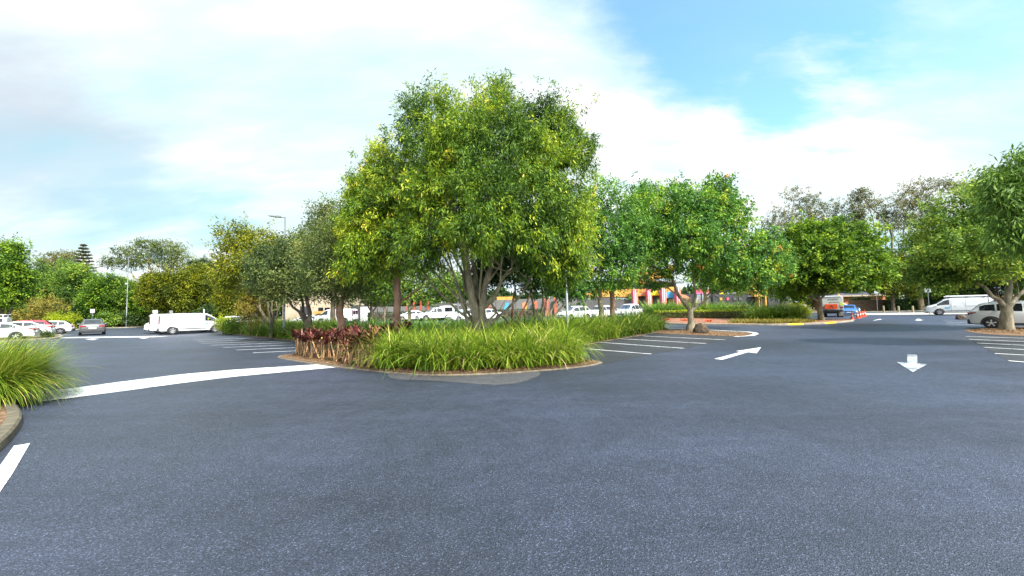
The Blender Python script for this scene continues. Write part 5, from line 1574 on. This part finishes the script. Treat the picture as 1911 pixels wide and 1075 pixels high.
# colourful main hall
b = empty('hall_building', (wp(1200, 580).x, YB, gb), 0, 'low dark hall with yellow fascia and painted triangles behind the striped pillars', 'building')
wbox('wall', M['charcoal'], b, 1150, 1300, 551, 590, YB + 1.2, 8, zmin=gb - .3)
wbox('plinth', M['greywall'], b, 1150, 1300, 577, 600, YB - .6, 1.8, zmin=gb - .3)
wbox('fascia', M['ochre'], b, 1100, 1246, 541, 552, YB + .8, .38)
wbox('fascia', M['ochre'], b, 1246, 1268, 535.5, 547, YB + .74, .44)
wbox('grey_front', M['greywall'], b, 1085, 1178, 552.2, 590, YB + .9, .28, zmin=gb - .3)
wpoly('painted_triangle', M['peach'], b, [(1191, 552), (1206, 537), (1206, 552)], YB + .7, .08)
wpoly('painted_triangle', M['yel'], b, [(1216, 551), (1216, 541), (1222, 540), (1231, 551)], YB + .68, .1)
wpoly('painted_triangle', M['blue'], b, [(1243.5, 556), (1243.5, 545), (1250, 543.6), (1258.5, 549), (1258.5, 556)], YB + .66, .06)
wbox('beige_panel', M['beige'], b, 1249, 1258, 558, 573, YB + 1.1, .08)
wbox('beige_panel', M['beige'], b, 1271, 1291, 556, 573, YB + 1.1, .08)
wpoly('painted_triangle', M['peach'], b, [(1271, 549), (1280, 551), (1288, 556), (1271, 556)], YB + .7, .08)
wbox('notice_board', M['whitep'], b, 1226, 1230, 560, 567, YB + 1.14, .05)
wbox('notice_board', M['whitep'], b, 1226, 1230.5, 568, 571, YB + 1.14, .05)
wbox('door', M['greywall'], b, 1195, 1201, 562, 576, YB + 1.12, .07)
# white scroll emblem on the grey front
rngb = np.random.default_rng(3)
l = MB()
for i in range(16):
    px = 1148 + i * 1.5
    q = [wp(px + rngb.normal() * .5, 557.5 + 2.2 * math.sin(i * .9) * .5 + rngb.normal() * .6, YB + .85) for _ in range(4)]
    l.tube(q, .05, 5)
o = l.build('painted_scroll', M['whitep'], None); o.parent = b; o.matrix_parent_inverse = Matrix.Translation(-b.location)
for i, (xa, xb, yt, lab) in enumerate([(1178, 1190.5, 540, 'leftmost pink striped pillar behind the white suv'), (1205, 1216.5, 538.5, 'second pink striped pillar from the left of the hall'),
                                       (1231, 1243.5, 537.7, 'third pink striped pillar before the blue triangle'), (1258, 1270.5, 536.7, 'rightmost pink striped pillar next to the boulder tree trunk')]):
    a = wp(xa, yt); c = wp(xb, 578)
    l = MB(); w = (c.x - a.x) / 2
    prof = [(w * math.cos(t), .45 * math.sin(t)) for t in np.linspace(0, 2 * PI, 20, endpoint=False)]
    l.prism([(w * math.copysign(abs(math.cos(t)) ** .6, math.cos(t)), .45 * math.copysign(abs(math.sin(t)) ** .6, math.sin(t))) for t in np.linspace(0, 2 * PI, 20, endpoint=False)], gb - .2, a.z)
    o = l.build('striped_pillar', M['stripe'], None, smooth=40); o.location = ((a.x + c.x) / 2, YB - .1, 0)
    tag(o, lab, 'pillar', 'pink striped pillars along the hall front')
# left part with salmon posts
b = empty('boundary_wall', (wp(950, 580, 66).x, 66, gb), 0, 'long grey panelled wall with sand coloured base behind the central cars', 'wall')
wbox('wall', M['greywall2'], b, 870, 1086, 561, 592, 66, .25, zmin=gb - .3)
wbox('fascia', M['ochre'], b, 927, 960, 554, 561, 66.2, .2)
wbox('fascia', M['ochre'], b, 1088, 1110, 547, 552, 66.2, .2)
wbox('coping', M['greywall'], b, 960, 1088, 558, 561, 66.2, .2)
wbox('base_band', M['sill_band'], b, 905, 1030, 583, 592, 65.7, .3, zmin=gb - .3)
for i, px in enumerate((892, 925, 962, 985, 1052, 1068)):
    wbox('panel_joint', M['greywall'], b, px, px + 1.2, 561.5, 583, 65.95, .06)
wpoly('painted_panel', M['peach'], b, [(974, 566), (984, 562), (981, 578), (976, 580)], 65.93, .06)
wpoly('painted_panel', M['blue'], b, [(938, 583), (944, 565), (950, 565), (946, 583)], 65.93, .06)
wpoly('painted_panel', M['ochre'], b, [(975, 583), (981, 565), (986, 565), (981, 583)], 65.92, .05)
def post(px0, px1, yt, lab, mat, Y=65.4):
    a = wp(px0, yt, Y); c = wp(px1, 580, Y)
    l = MB(); l.box(-(c.x - a.x) / 2, (c.x - a.x) / 2, -.2, .2, gb - .2, a.z); o = l.build('painted_post', M[mat], None, bevel=.03); o.location = ((a.x + c.x) / 2, Y, 0)
    tag(o, lab, 'post', 'painted posts in front of the grey wall')
post(995, 1003, 562, 'wide striped post left of the clustered-stem tree', 'salmon'); post(1016, 1024, 557, 'salmon post behind the clustered-stem tree', 'salmon'); post(1033.5, 1040, 556, 'salmon post just left of the grey lamp post', 'salmon')
post(864, 868.5, 565, 'thin orange post left of the tallest tree trunk', 'post_orange'); post(910, 915, 566, 'orange post seen between the stems of the tallest tree', 'post_orange')
post(759, 763.5, 561, 'orange post nearest the straight pink trunk', 'post_orange'); post(771, 774, 562, 'thin orange post between two wider ones', 'post_orange'); post(784, 787, 561, 'orange post left of the white ute canopy', 'post_orange'); post(797, 800.5, 560, 'tall orange post above the white ute', 'post_orange')
b = empty('boundary_wall', (wp(780, 580, 67).x, 67, gb), 0, 'grey rendered wall behind the white ute and orange posts', 'wall')
wbox('wall', M['greywall'], b, 795, 872, 566.5, 592, 67, .25, zmin=gb - .3)
wbox('wall', M['greywall2'], b, 690, 795, 573, 592, 67.1, .25, zmin=gb - .3)
wbox('base_band', M['sill_band'], b, 700, 872, 586, 592, 66.7, .3, zmin=gb - .3)
for px in (704, 722, 742, 810, 828, 846): wbox('panel_joint', M['charcoal'], b, px, px + 1, 574, 587, 66.95, .06)
# painted bird shapes
l = MB()
for i in range(10):
    q = [wp(845 + i * 1.6 + rngb.normal(), 569 + rngb.normal() * 1.0, 66.95) for _ in range(3)]
    l.tube(q, .045, 5)
o = l.build('painted_scroll', M['whitep'], None); o.parent = b; o.matrix_parent_inverse = Matrix.Translation(-b.location)
b = empty('dark_block', (wp(665, 580, 63).x, 63, gb), 0, 'charcoal block wall with white panel left of the small dark tree', 'building')
wbox('wall', M['charcoal'], b, 655, 671, 570, 594, 63, 4, zmin=gb - .3)
wbox('white_panel', M['whitep'], b, 671, 690, 572.5, 592, 63.3, .2, zmin=gb - .3)
# cream building at the left
b = empty('cream_building', (wp(570, 580, 70).x, 70, 0), 0, 'cream building with dark windows and orange awning behind the olive trees', 'building')
wbox('wall', M['creamw'], b, 528, 640, 534, 600, 70, 10, zmin=-.2)
wbox('roof', M['roofgrey'], b, 522, 646, 529, 534, 69.4, 11)
for px in (594, 606, 618):
    wbox('window', M['glass'], b, px, px + 9, 574, 580, 69.9, .12)
wbox('awning', M['ochre'], b, 585, 634, 581.5, 584.5, 68.6, 1.4)
wbox('door', M['charcoal'], b, 560, 575, 572, 600, 69.92, .1, zmin=0)
# hall behind with curved eaves
b = empty('rear_building', (wp(1180, 580, 82).x, 82, gb), 0, 'taller building with curved pale roof and brown eaves behind the yellow fascia', 'building')
wbox('wall', M['greywall'], b, 1095, 1262, 530, 590, 82, 8, zmin=gb - .3)
l = MB()
rows = []
for i in range(13):
    px = 1085 + i * 190 / 12
    t = (i / 12 - .45)
    zz = wp(px, 524.5 + 14 * t * t, 79.5)
    rows.append([(zz.x, 79.0, zz.z), (zz.x, 79.0, zz.z + .28), (zz.x, 91, zz.z + .9), (zz.x, 91, zz.z + .6)])
l.grid([r + [r[0]] for r in rows]); o = l.build('roof', M['roofgrey'], None); o.parent = b; o.matrix_parent_inverse = Matrix.Translation(-b.location)
wbox('eave', M['brownroof'], b, 1092, 1262, 526.5, 531, 80, 2.0)
wbox('window', M['whitep'], b, 1182, 1193.5, 530.5, 538, 81.9, .12)
wbox('window_pane', M['glass_blue'], b, 1183.2, 1192.4, 531.5, 537, 81.86, .08)
wbox('window', M['whitep'], b, 1120, 1140, 532, 539, 81.9, .12)
# painted barred gate panels
b = empty('barred_gate', (wp(1310, 580, 63.6).x, 63.6, gb), 0, 'barred gate painted pink and blue beside the slim pale trunk', 'gate')
wbox('lower_panel', M['pink'], b, 1296, 1326, 559, 568, 63.7, .06)
wbox('upper_panel', M['blue'], b, 1296, 1326, 548.6, 559, 63.7, .06)
wbox('rail', M['lav'], b, 1295, 1327, 547.4, 548.6, 63.55, .2)
wpoly('pink_triangle', M['pink'], b, [(1296, 547.4), (1306, 533), (1312, 547.4)], 63.72, .06)
wpoly('pink_triangle', M['salmon'], b, [(1312, 547.4), (1320, 538), (1326, 547.4)], 63.72, .06)
l = MB()
for i in range(19):
    p = wp(1297 + i * 1.6, 560, 63.55); q = wp(1297 + i * 1.6, 548.6, 63.55); s_ = wp(1297 + i * 1.6, 568.5, 63.55)
    l.box(p.x - .03, p.x + .03, 63.6, 63.66, s_.z, q.z)
o = l.build('bars', M['whitep'], None); o.parent = b; o.matrix_parent_inverse = Matrix.Translation(-b.location)
wbox('gate_post', M['plastic'], b, 1308.6, 1310.6, 547, 575, 63.5, .2, zmin=gb); wbox('gate_post', M['plastic'], b, 1326.6, 1330, 547.5, 575, 63.5, .2, zmin=gb)
# low charcoal block with small windows, yellow gateway
b = empty('toilet_block', (wp(1370, 580, 63).x, 63, gb), 0, 'low charcoal block with four small windows and grey pitched sails above', 'building')
wbox('wall', M['charcoal'], b, 1330, 1413, 549, 590, 63, 6, zmin=gb - .3)
for i, (px, c) in enumerate([(1342.5, 'ochre'), (1355.5, 'pink'), (1368, 'greywall'), (1378.5, 'greywall')]):
    wbox('window', M['plastic'], b, px, px + 8.5, 554.6, 561, 62.93, .1)
    wbox('blind', M[c], b, px + .6, px + 5.6, 555.4, 560.4, 62.88, .06)
wpoly('sail', M['yel'], b, [(1343, 548.9), (1345, 540), (1350, 540.5), (1351, 548.9)], 63.2, .1)
wpoly('sail', M['roofgrey'], b, [(1353, 548.9), (1357, 543), (1365, 548.9)], 63.2, .1)
wpoly('sail', M['roofgrey'], b, [(1367, 548.9), (1369, 541), (1378, 548.9)], 63.2, .1)
wbox('roof', M['roofgrey'], b, 1380, 1412, 543, 548.9, 63.6, 5)
wbox('white_strip', M['whitep'], b, 1396, 1411, 551.6, 553.4, 62.9, .12)
wbox('base_band', M['salmon'], b, 1360, 1398, 570.4, 571.6, 62.92, .1)
l = MB()
for i in range(12):
    q = [wp(1334 + i * .75 + rngb.normal() * .5, 550 + i * .45 + rngb.normal() * 1.0, 62.95) for _ in range(3)]
    l.tube(q, .04, 5)
o = l.build('painted_scroll', M['greywall2'], None); o.parent = b; o.matrix_parent_inverse = Matrix.Translation(-b.location)
b = empty('yellow_gateway', (wp(1422, 580, 62).x, 62, gb), 0, 'ochre yellow gateway with grey roller door at the end of the charcoal block', 'building')
wbox('lintel', M['ochre'], b, 1407.5, 1432.5, 541, 553, 62, 3)
wbox('pier', M['ochre'], b, 1416, 1419.5, 553, 590, 62, 3, zmin=gb - .3); wbox('pier', M['ochre'], b, 1428, 1432.5, 553, 590, 62, 3, zmin=gb - .3)
wbox('roller_door', M['greywall2'], b, 1419.5, 1428, 553, 590, 62.4, .1, zmin=gb - .3)
wbox('side_panel', M['greywall2'], b, 1411.5, 1415.5, 553.4, 590, 62.6, .1, zmin=gb - .3)
b = empty('boundary_wall', (wp(1455, 580, 66).x, 66, gb), 0, 'dark wall right of the yellow gateway', 'wall')
wbox('wall', M['charcoal'], b, 1433, 1480, 551, 590, 66, .3, zmin=-.2)
wbox('capping', M['greywall'], b, 1432.6, 1480.4, 550.2, 551, 65.95, .4)

# house and fence on the right
M['fence_timber'] = mplain('fence_timber', (.13, .085, .055), .9, var=.4, scale=3, bump=.3)
M['roof_tile'] = mplain('roof_tile', (.075, .085, .115), .7, var=.2, scale=3)
M['brick'] = mplain('orange_brick', (.42, .17, .08), .85, var=.25, scale=6)
def fence(label, px0, px1, yt, Y, mat, zb=0.0, bw=.14):
    a, c = at(px0, yt, Y), at(px1, yt, Y)
    root = empty('paling_fence', (a.x, Y, zb), 0, label, 'fence')
    l = MB(); x = 0; rng = np.random.default_rng(int(px0))
    h = a.z - zb
    while x < c.x - a.x:
        l.box(x, x + bw - .012, 0, .03, 0.02, h + rng.normal() * .012); x += bw
    l.build('palings', mat, root)
    l = MB(); l.box(0, c.x - a.x, .032, .10, .3, .42); l.box(0, c.x - a.x, .032, .10, h - .4, h - .28); l.build('rails', mat, root)
    return root
fence('brown timber paling fence behind the traffic cones', 1584, 1656, 560.5, 70, M['fence_timber'])
fence('dark paling fence behind the right van and trunk', 1840, 1960, 556, 62, M['plastic'])
b = empty('house', (at(1612, 580, 80).x, 80, 0), 0, 'brick house with dark tiled roof behind the timber fence', 'house')
l = MB(); a, c = at(1575, 552, 80), at(1652, 552, 80); l.box(a.x, c.x, 80, 88, 0, a.z)
def attach(o, b): o.parent = b; o.matrix_parent_inverse = Matrix.Translation(-b.location); return o
attach(l.build('wall', M['brick']), b)
l = MB(); e0, e1, rz_ = at(1570, 551.5, 79.3), at(1657, 551.5, 79.3), at(1612, 541, 84).z
l.quadbox([(e0.x, 79.3, e0.z), (e1.x, 79.3, e0.z), (e1.x, 89, e0.z), (e0.x, 89, e0.z), (e0.x + 3.5, 84, rz_), (e1.x - 3.5, 84, rz_), (e1.x - 3.5, 84.3, rz_), (e0.x + 3.5, 84.3, rz_)])
attach(l.build('roof', M['roof_tile']), b)
l = MB(); l.box(e0.x, e1.x, 79.18, 79.28, e0.z - .25, e0.z + .02); attach(l.build('gutter', M['creamw']), b)
attach(wbox('garage_band', M['creamw'], None, 1590, 1622, 554, 557, 79.9, .1), b)
attach(wbox('opening', M['plastic'], None, 1594, 1620, 557, 562, 79.88, .1), b)
b = empty('house', (at(1780, 580, 88).x, 88, 0), 0, 'house with pale blue-grey roof peeping above the right van', 'house')
l = MB(); a, c = at(1762, 549, 88), at(1795, 549, 88); l.box(a.x, c.x, 88, 96, 0, a.z); attach(l.build('wall', M['beige']), b)
l = MB(); e0, e1, rz_ = at(1758, 549, 87.4), at(1798, 549, 87.4), at(1780, 540.5, 92).z
l.quadbox([(e0.x, 87.4, e0.z), (e1.x, 87.4, e0.z), (e1.x, 97, e0.z), (e0.x, 97, e0.z), (e0.x + 2, 92, rz_), (e1.x - 2, 92, rz_), (e1.x - 2, 92.3, rz_), (e0.x + 2, 92.3, rz_)])
attach(l.build('roof', mplain('pale_roof', (.26, .29, .34), .6)), b)
b = empty('house', (at(1890, 580, 74).x, 74, 0), 0, 'low house with yellowish eaves behind the right edge trunk', 'house')
l = MB(); a, c = at(1846, 552, 74), at(1960, 552, 74); l.box(a.x, c.x, 74, 82, 0, a.z); attach(l.build('wall', M['greywall']), b)
l = MB(); l.quadbox([(a.x - .6, 73.3, a.z), (c.x + .6, 73.3, a.z), (c.x + .6, 83, a.z), (a.x - .6, 83, a.z), (a.x + 3, 78, a.z + 1.8), (c.x - 3, 78, a.z + 1.8), (c.x - 3, 78.3, a.z + 1.8), (a.x + 3, 78.3, a.z + 1.8)]); attach(l.build('roof', M['roof_tile']), b)
l = MB(); l.box(a.x - .6, c.x + .6, 73.16, 73.28, a.z - .45, a.z + .02); attach(l.build('eave', M['ochre']), b)

# ------------------------------------------------------------------ street furniture
M['galv'] = mplain('galvanised_steel', (.20, .215, .23), .5, .3, var=.15)
M['pole_dark'] = mplain('dark_pole', (.10, .105, .11), .5, .3)
M['lens'] = mplain('lamp_lens', (.6, .6, .58), .2)
def lamp_post(label, base, h, arm_dir, mat='galv', arm=.9, two=False):
    root = empty('lamp_post', base, arm_dir, label, 'lamp post')
    l = MB(); l.tube([(0, 0, -.05), (0, 0, .9), (0, 0, .92), (0, 0, h)], [.10, .095, .075, .05], 12); l.build('pole', M[mat], root, smooth=50)
    l = MB(); l.lathe([(.20, 0), (.20, .03), (.11, .05), (.11, .12), (.0, .12)], 12); l.build('base_plate', M[mat], root)
    l = MB(); l.tube([(0, 0, h - .06), (arm * .45, 0, h)], .035, 8)
    l.build('arm', M[mat], root)
    l = MB(); l.quadbox([(arm * .4, -.17, h - .05), (arm + .35, -.13, h + .05), (arm + .35, .13, h + .05), (arm * .4, .17, h - .05), (arm * .4, -.15, h + .08), (arm + .35, -.10, h + .12), (arm + .35, .10, h + .12), (arm * .4, .15, h + .08)])
    hd = l.build('lamp_head', M[mat], root, bevel=.015)
    l = MB(); l.quadbox([(arm * .6, -.11, h - .045), (arm + .25, -.09, h + .02), (arm + .25, .09, h + .02), (arm * .6, .11, h - .045), (arm * .6, -.11, h - .03), (arm + .25, -.09, h + .035), (arm + .25, .09, h + .035), (arm * .6, .11, h - .03)])
    l.build('lens', M['lens'], hd)
    if two:
        l = MB(); l.box(-.12, .12, -.30, -.08, h * .60, h * .60 + .22); l.build('camera_box', M['white'], root, bevel=.03)
    return root
p = G(235.5, 611)
lamp_post('pale lamp post in front of the far left trees', p + Vector((0, 0, .1)), at(235, 479, p.y).z - .1, R(-20), arm=.9, two=True)
lamp_post('tall grey lamp post with angled head rising above the olive trees', D2(530, 27), at(529, 405, 27).z, R(188), arm=.75)
lamp_post('grey lamp post rising into the foliage right of the tallest tree', D2(1058.5, 19.5), 7.0, R(60))
lamp_post('dark lamp post behind the tallest tree', D2(855, 42), 7.4, R(90), 'pole_dark')
def sign_post(label, px, pyb, pyt, wpx, hpx, Y=None, face='white', turn=0.0, base=None):
    p = G(px, pyb) if Y is None else D2(px, Y)
    Y = p.y
    top = at(px, pyt, Y).z - p.z; w = wpx * Y / FPX; h = hpx * Y / FPX
    root = empty('sign_post', p, math.atan2(p.x, p.y) * -1 + turn, label, 'sign')
    l = MB(); l.tube([(0, 0, -.05), (0, 0, top - .05)], .035, 8); l.build('pole', M['galv'], root, smooth=50)
    l = MB(); l.box(-w / 2, w / 2, -.06, -.04, top - h, top); l.build('sign_plate', M[face], root, bevel=.008)
    return root
sign_post('small white sign on a pole above the silver suv', 172, 612, 577, 5.5, 7, Y=55)
sp = sign_post('white sign on a pole right of the traffic cones', 1638, 583.5, 541, 5.5, 7)
sign_post('white sign on a pole left of the right van nose', 1735, 587, 538, 7.5, 7.5)
sign_post('small white sign seen end-on behind the right van tail', 1847, 589, 540, 2.5, 2.5)
sign_post('pale square sign behind the rear van roof', 289.5, 608, 579, 7, 6, Y=52)
sign_post('grey square sign behind the front van roof', 319, 606, 579.5, 5, 5.5, Y=54, face='roofgrey')
sign_post('thin white post sign in front of the far shrubs right of the front van', 380.5, 606, 577, 2, 9, Y=50)
def bollard(label, px, py):
    p = G(px, py)
    root = tag(MB_b(p), label, 'bollard', 'timber bollards along the right footpath')
def MB_b(p):
    l = MB(); h = 12.5 * p.y / FPX; w = .09
    l.quadbox([(-w, -w, -.05), (w, -w, -.05), (w, w, -.05), (-w, w, -.05), (-w, -w, h), (w, -w, h - .06), (w, w, h - .06), (-w, w, h)])
    o = l.build('timber_bollard', M['bollard_wood'], None, bevel=.02); o.location = p; return o
M['bollard_wood'] = mplain('pale_timber', (.26, .22, .13), .9, var=.25, scale=4)
for px, py, lab in ((1649.5, 583, 'pale timber bollard nearest the timber fence'), (1677.5, 583.4, 'pale timber bollard in the middle of the three'), (1704, 583.2, 'pale timber bollard nearest the right sign post')):
    bollard(lab, px, py)
def cone():
    root = empty('traffic_cone')
    l = MB(); l.prism([(-.19, -.19), (.19, -.19), (.19, .19), (-.19, .19)], 0, .04); l.build('cone_base', M['orange'], root, bevel=.012)
    l = MB(); l.lathe([(.145, .04), (.10, .30), (.075, .45), (.04, .68), (.034, .70), (.0, .70)], 16); l.build('cone_body', M['orange'], root, smooth=40)
    l = MB(); l.lathe([(.103, .30), (.0785, .45)], 16); l.build('reflective_band', M['whitep'], root, smooth=40)
    return root
for i, (px, py, lab) in enumerate([(1590.5, 596.2, 'nearest orange traffic cone beside the kerb tip'), (1600.5, 594.2, 'second orange traffic cone counting away from the kerb tip'), (1605.3, 593, 'middle orange traffic cone of the line'),
                                   (1610, 591.5, 'fourth orange traffic cone near the white car'), (1614, 590, 'farthest orange traffic cone of the line')]):
    if i == 0: c0 = cone(); c = c0
    else: c = copy_tree(c0)
    c.location = G(px, py); c.rotation_euler.z = i * .4
    tag(c, lab, 'traffic cone', 'orange traffic cones in a line')
# boulder
def boulder(name, label, p, sx, sy, sz, seed, mat):
    import bmesh
    from mathutils import noise
    bm = bmesh.new(); bmesh.ops.create_icosphere(bm, subdivisions=4, radius=1)
    for v_ in bm.verts:
        n_ = noise.noise(v_.co * 1.1 + Vector((seed, 0, 0))) * .30 + noise.noise(v_.co * 3 + Vector((0, seed, 0))) * .10
        c = v_.co * (1 + n_); c.x = max(-.9, min(.88, c.x)); c.z = max(-.35, c.z)
        v_.co = Vector((c.x * sx, c.y * sy, c.z * sz))
    me = bpy.data.meshes.new(name); bm.to_mesh(me); bm.free(); me.materials.append(mat)
    me.polygons.foreach_set('use_smooth', [True] * len(me.polygons))
    o = bpy.data.objects.new(name, me); COL.objects.link(o); o.location = p
    return tag(o, label, 'rock')
M['rock'] = mbark('rock_face', (.012, .009, .007), (.045, .030, .018), (.15, .10, .05), 3)
p = G(1307, 620, .05)
boulder('boulder', 'dark brown boulder beside the trunk on the small tree island', Vector((p.x, p.y, .18)), .48, .36, .46, 2.0, M['rock'])
p = G(1793, 596)
boulder('boulder', 'small dark rock on the ground in front of the right van', Vector((p.x, p.y, .12)), .45, .3, .3, 5.0, M['rock'])

# ------------------------------------------------------------------ light and sky
SUN_AZ, SUN_EL = math.atan2(.62, -.78), R(47)
sd = Vector((math.sin(SUN_AZ) * math.cos(SUN_EL), math.cos(SUN_AZ) * math.cos(SUN_EL), math.sin(SUN_EL)))
sun = bpy.data.lights.new('sun', 'SUN'); sun.energy = 4.2; sun.angle = R(3); sun.color = (1, .95, .86)
so = bpy.data.objects.new('sun', sun); COL.objects.link(so)
so.rotation_euler = (-sd).to_track_quat('-Z', 'Y').to_euler()
so.location = (0, 0, 60)
w = bpy.data.worlds.new('World'); scene.world = w; w.use_nodes = True
nt = w.node_tree; nt.nodes.clear(); L = nt.links.new
out = N(nt, 'ShaderNodeOutputWorld'); bg = N(nt, 'ShaderNodeBackground'); L(bg.outputs[0], out.inputs[0])
SKY = 0.10
bg.inputs[1].default_value = SKY
sky = N(nt, 'ShaderNodeTexSky', sky_type='NISHITA'); sky.sun_disc = False; sky.sun_elevation = SUN_EL; sky.sun_rotation = SUN_AZ
sky.air_density = 1.0; sky.dust_density = 0.6; sky.ozone_density = 2.0
tc = N(nt, 'ShaderNodeTexCoord')
# clouds live on a flat ceiling: project the view direction on to it
sx = N(nt, 'ShaderNodeSeparateXYZ'); L(tc.outputs['Generated'], sx.inputs[0])
zz = N(nt, 'ShaderNodeMath', operation='MAXIMUM'); L(sx.outputs[2], zz.inputs[0]); zz.inputs[1].default_value = 0.0
za = N(nt, 'ShaderNodeMath', operation='ADD'); L(zz.outputs[0], za.inputs[0]); za.inputs[1].default_value = .28
dv = N(nt, 'ShaderNodeVectorMath', operation='DIVIDE'); L(tc.outputs['Generated'], dv.inputs[0])
cb = N(nt, 'ShaderNodeCombineXYZ')
for i in range(3): L(za.outputs[0], cb.inputs[i])
L(cb.outputs[0], dv.inputs[1])
def noise(scale, det, vec=None, rough=.55):
    n = N(nt, 'ShaderNodeTexNoise', i_Scale=scale, i_Detail=det, i_Roughness=rough); L(vec or dv.outputs[0], n.inputs['Vector']); return n
mp = N(nt, 'ShaderNodeMapping'); mp.inputs['Rotation'].default_value = (0, 0, R(35)); mp.inputs['Scale'].default_value = (1.0, 2.6, 1.0); L(dv.outputs[0], mp.inputs[0])
n1 = noise(1.3, 8); n2 = noise(2.2, 9, mp.outputs[0], .6); n3 = noise(.9, 6, mp.outputs[0])
def math2(op, a, b, c=None):
    m = N(nt, 'ShaderNodeMath', operation=op)
    for i, q in enumerate((a, b, c)):
        if q is None: continue
        if isinstance(q, (int, float)): m.inputs[i].default_value = q
        else: L(q, m.inputs[i])
    return m.outputs[0]
wob = math2('ADD', math2('MULTIPLY', math2('SUBTRACT', n1.outputs['Fac'], .5), .34), math2('MULTIPLY', math2('SUBTRACT', n2.outputs['Fac'], .5), .22))
def blob(px, py, r_in, r_out, amp=1.0):
    d = ray(px, py).normalized()
    vm = N(nt, 'ShaderNodeVectorMath', operation='DISTANCE'); L(tc.outputs['Generated'], vm.inputs[0]); vm.inputs[1].default_value = d
    mr = N(nt, 'ShaderNodeMapRange', interpolation_type='SMOOTHSTEP')
    L(math2('ADD', vm.outputs['Value'], wob), mr.inputs[0])
    mr.inputs[1].default_value = r_in; mr.inputs[2].default_value = r_out; mr.inputs[3].default_value = amp; mr.inputs[4].default_value = 0
    return mr.outputs[0]
def union(lst):
    o = lst[0]
    for q in lst[1:]: o = math2('MAXIMUM', o, q)
    return o
blue = union([blob(1240, -40, .10, .26), blob(1360, 40, .14, .27), blob(1440, 130, .08, .19), blob(1450, 200, .02, .10, .9), blob(1540, 70, .06, .20), blob(1650, 40, .04, .18, .6), blob(1100, -90, .05, .2, .7), blob(1600, -300, .2, .5)])
cyan = union([blob(60, 355, .0, .17, .35), blob(170, 362, .0, .17, .45), blob(260, 364, .0, .17, .5), blob(340, 360, .0, .15, .4), blob(420, 420, .01, .10, .5), blob(60, 430, .0, .08, .3), blob(1250, 280, 0, .14, .3), blob(1760, 120, .0, .16, .15), blob(520, 180, .0, .12, .12)])
streak = math2('MULTIPLY', blob(1540, 60, .04, .22), math2('MULTIPLY', math2('MAXIMUM', math2('SUBTRACT', n2.outputs['Fac'], .52), 0), 3.0))
grey = union([blob(60, 250, .03, .20, .65), blob(200, 275, .0, .15, .65), blob(-80, 220, .03, .2, .5)])
skyc = N(nt, 'ShaderNodeMix', data_type='RGBA', blend_type='MULTIPLY'); skyc.inputs[0].default_value = 1; L(sky.outputs[0], skyc.inputs[6]); skyc.inputs[7].default_value = (1.25, 2.0, 2.2, 1)
cl = N(nt, 'ShaderNodeMix', data_type='RGBA'); 
cr = ramp(nt, [(.30, (.56, .80, .90)), (.48, (.80, .96, 1.0)), (.62, (1.12, 1.12, 1.12))]); L(n3.outputs['Fac'], cr.inputs['Fac'])
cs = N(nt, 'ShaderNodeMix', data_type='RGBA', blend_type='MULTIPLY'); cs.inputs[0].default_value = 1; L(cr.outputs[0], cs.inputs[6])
k = 1.0 / SKY
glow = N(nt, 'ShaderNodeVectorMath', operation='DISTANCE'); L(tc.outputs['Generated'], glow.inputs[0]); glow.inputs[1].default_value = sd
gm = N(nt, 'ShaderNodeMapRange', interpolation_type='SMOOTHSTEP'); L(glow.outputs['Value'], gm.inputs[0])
gm.inputs[1].default_value = .25; gm.inputs[2].default_value = 1.2; gm.inputs[3].default_value = 1.9; gm.inputs[4].default_value = .58  # cloud brightness added around the sun, outside the view, for front light
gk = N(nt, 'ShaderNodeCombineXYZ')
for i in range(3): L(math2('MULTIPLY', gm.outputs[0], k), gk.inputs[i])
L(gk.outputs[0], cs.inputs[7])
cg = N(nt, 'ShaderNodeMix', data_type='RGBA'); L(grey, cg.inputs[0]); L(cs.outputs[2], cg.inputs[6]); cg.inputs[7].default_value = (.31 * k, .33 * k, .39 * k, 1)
bl_ = math2('MULTIPLY', math2('MINIMUM', math2('MAXIMUM', blue, 0), 1), math2('SUBTRACT', 1.0, streak))
bl_ = math2('MULTIPLY', bl_, .88)
mx1 = N(nt, 'ShaderNodeMix', data_type='RGBA'); L(cyan, mx1.inputs[0]); L(cg.outputs[2], mx1.inputs[6]); mx1.inputs[7].default_value = (.20 * k, .43 * k, .52 * k, 1)
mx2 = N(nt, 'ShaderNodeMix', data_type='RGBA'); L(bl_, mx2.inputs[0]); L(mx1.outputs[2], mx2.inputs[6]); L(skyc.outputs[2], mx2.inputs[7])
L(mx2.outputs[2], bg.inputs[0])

scene.view_settings.view_transform = 'Standard'
scene.view_settings.look = 'None'
scene.view_settings.gamma = 1
scene.view_settings.exposure = 1.0
scene.cycles.max_bounces = 8
scene.cycles.transparent_max_bounces = 8
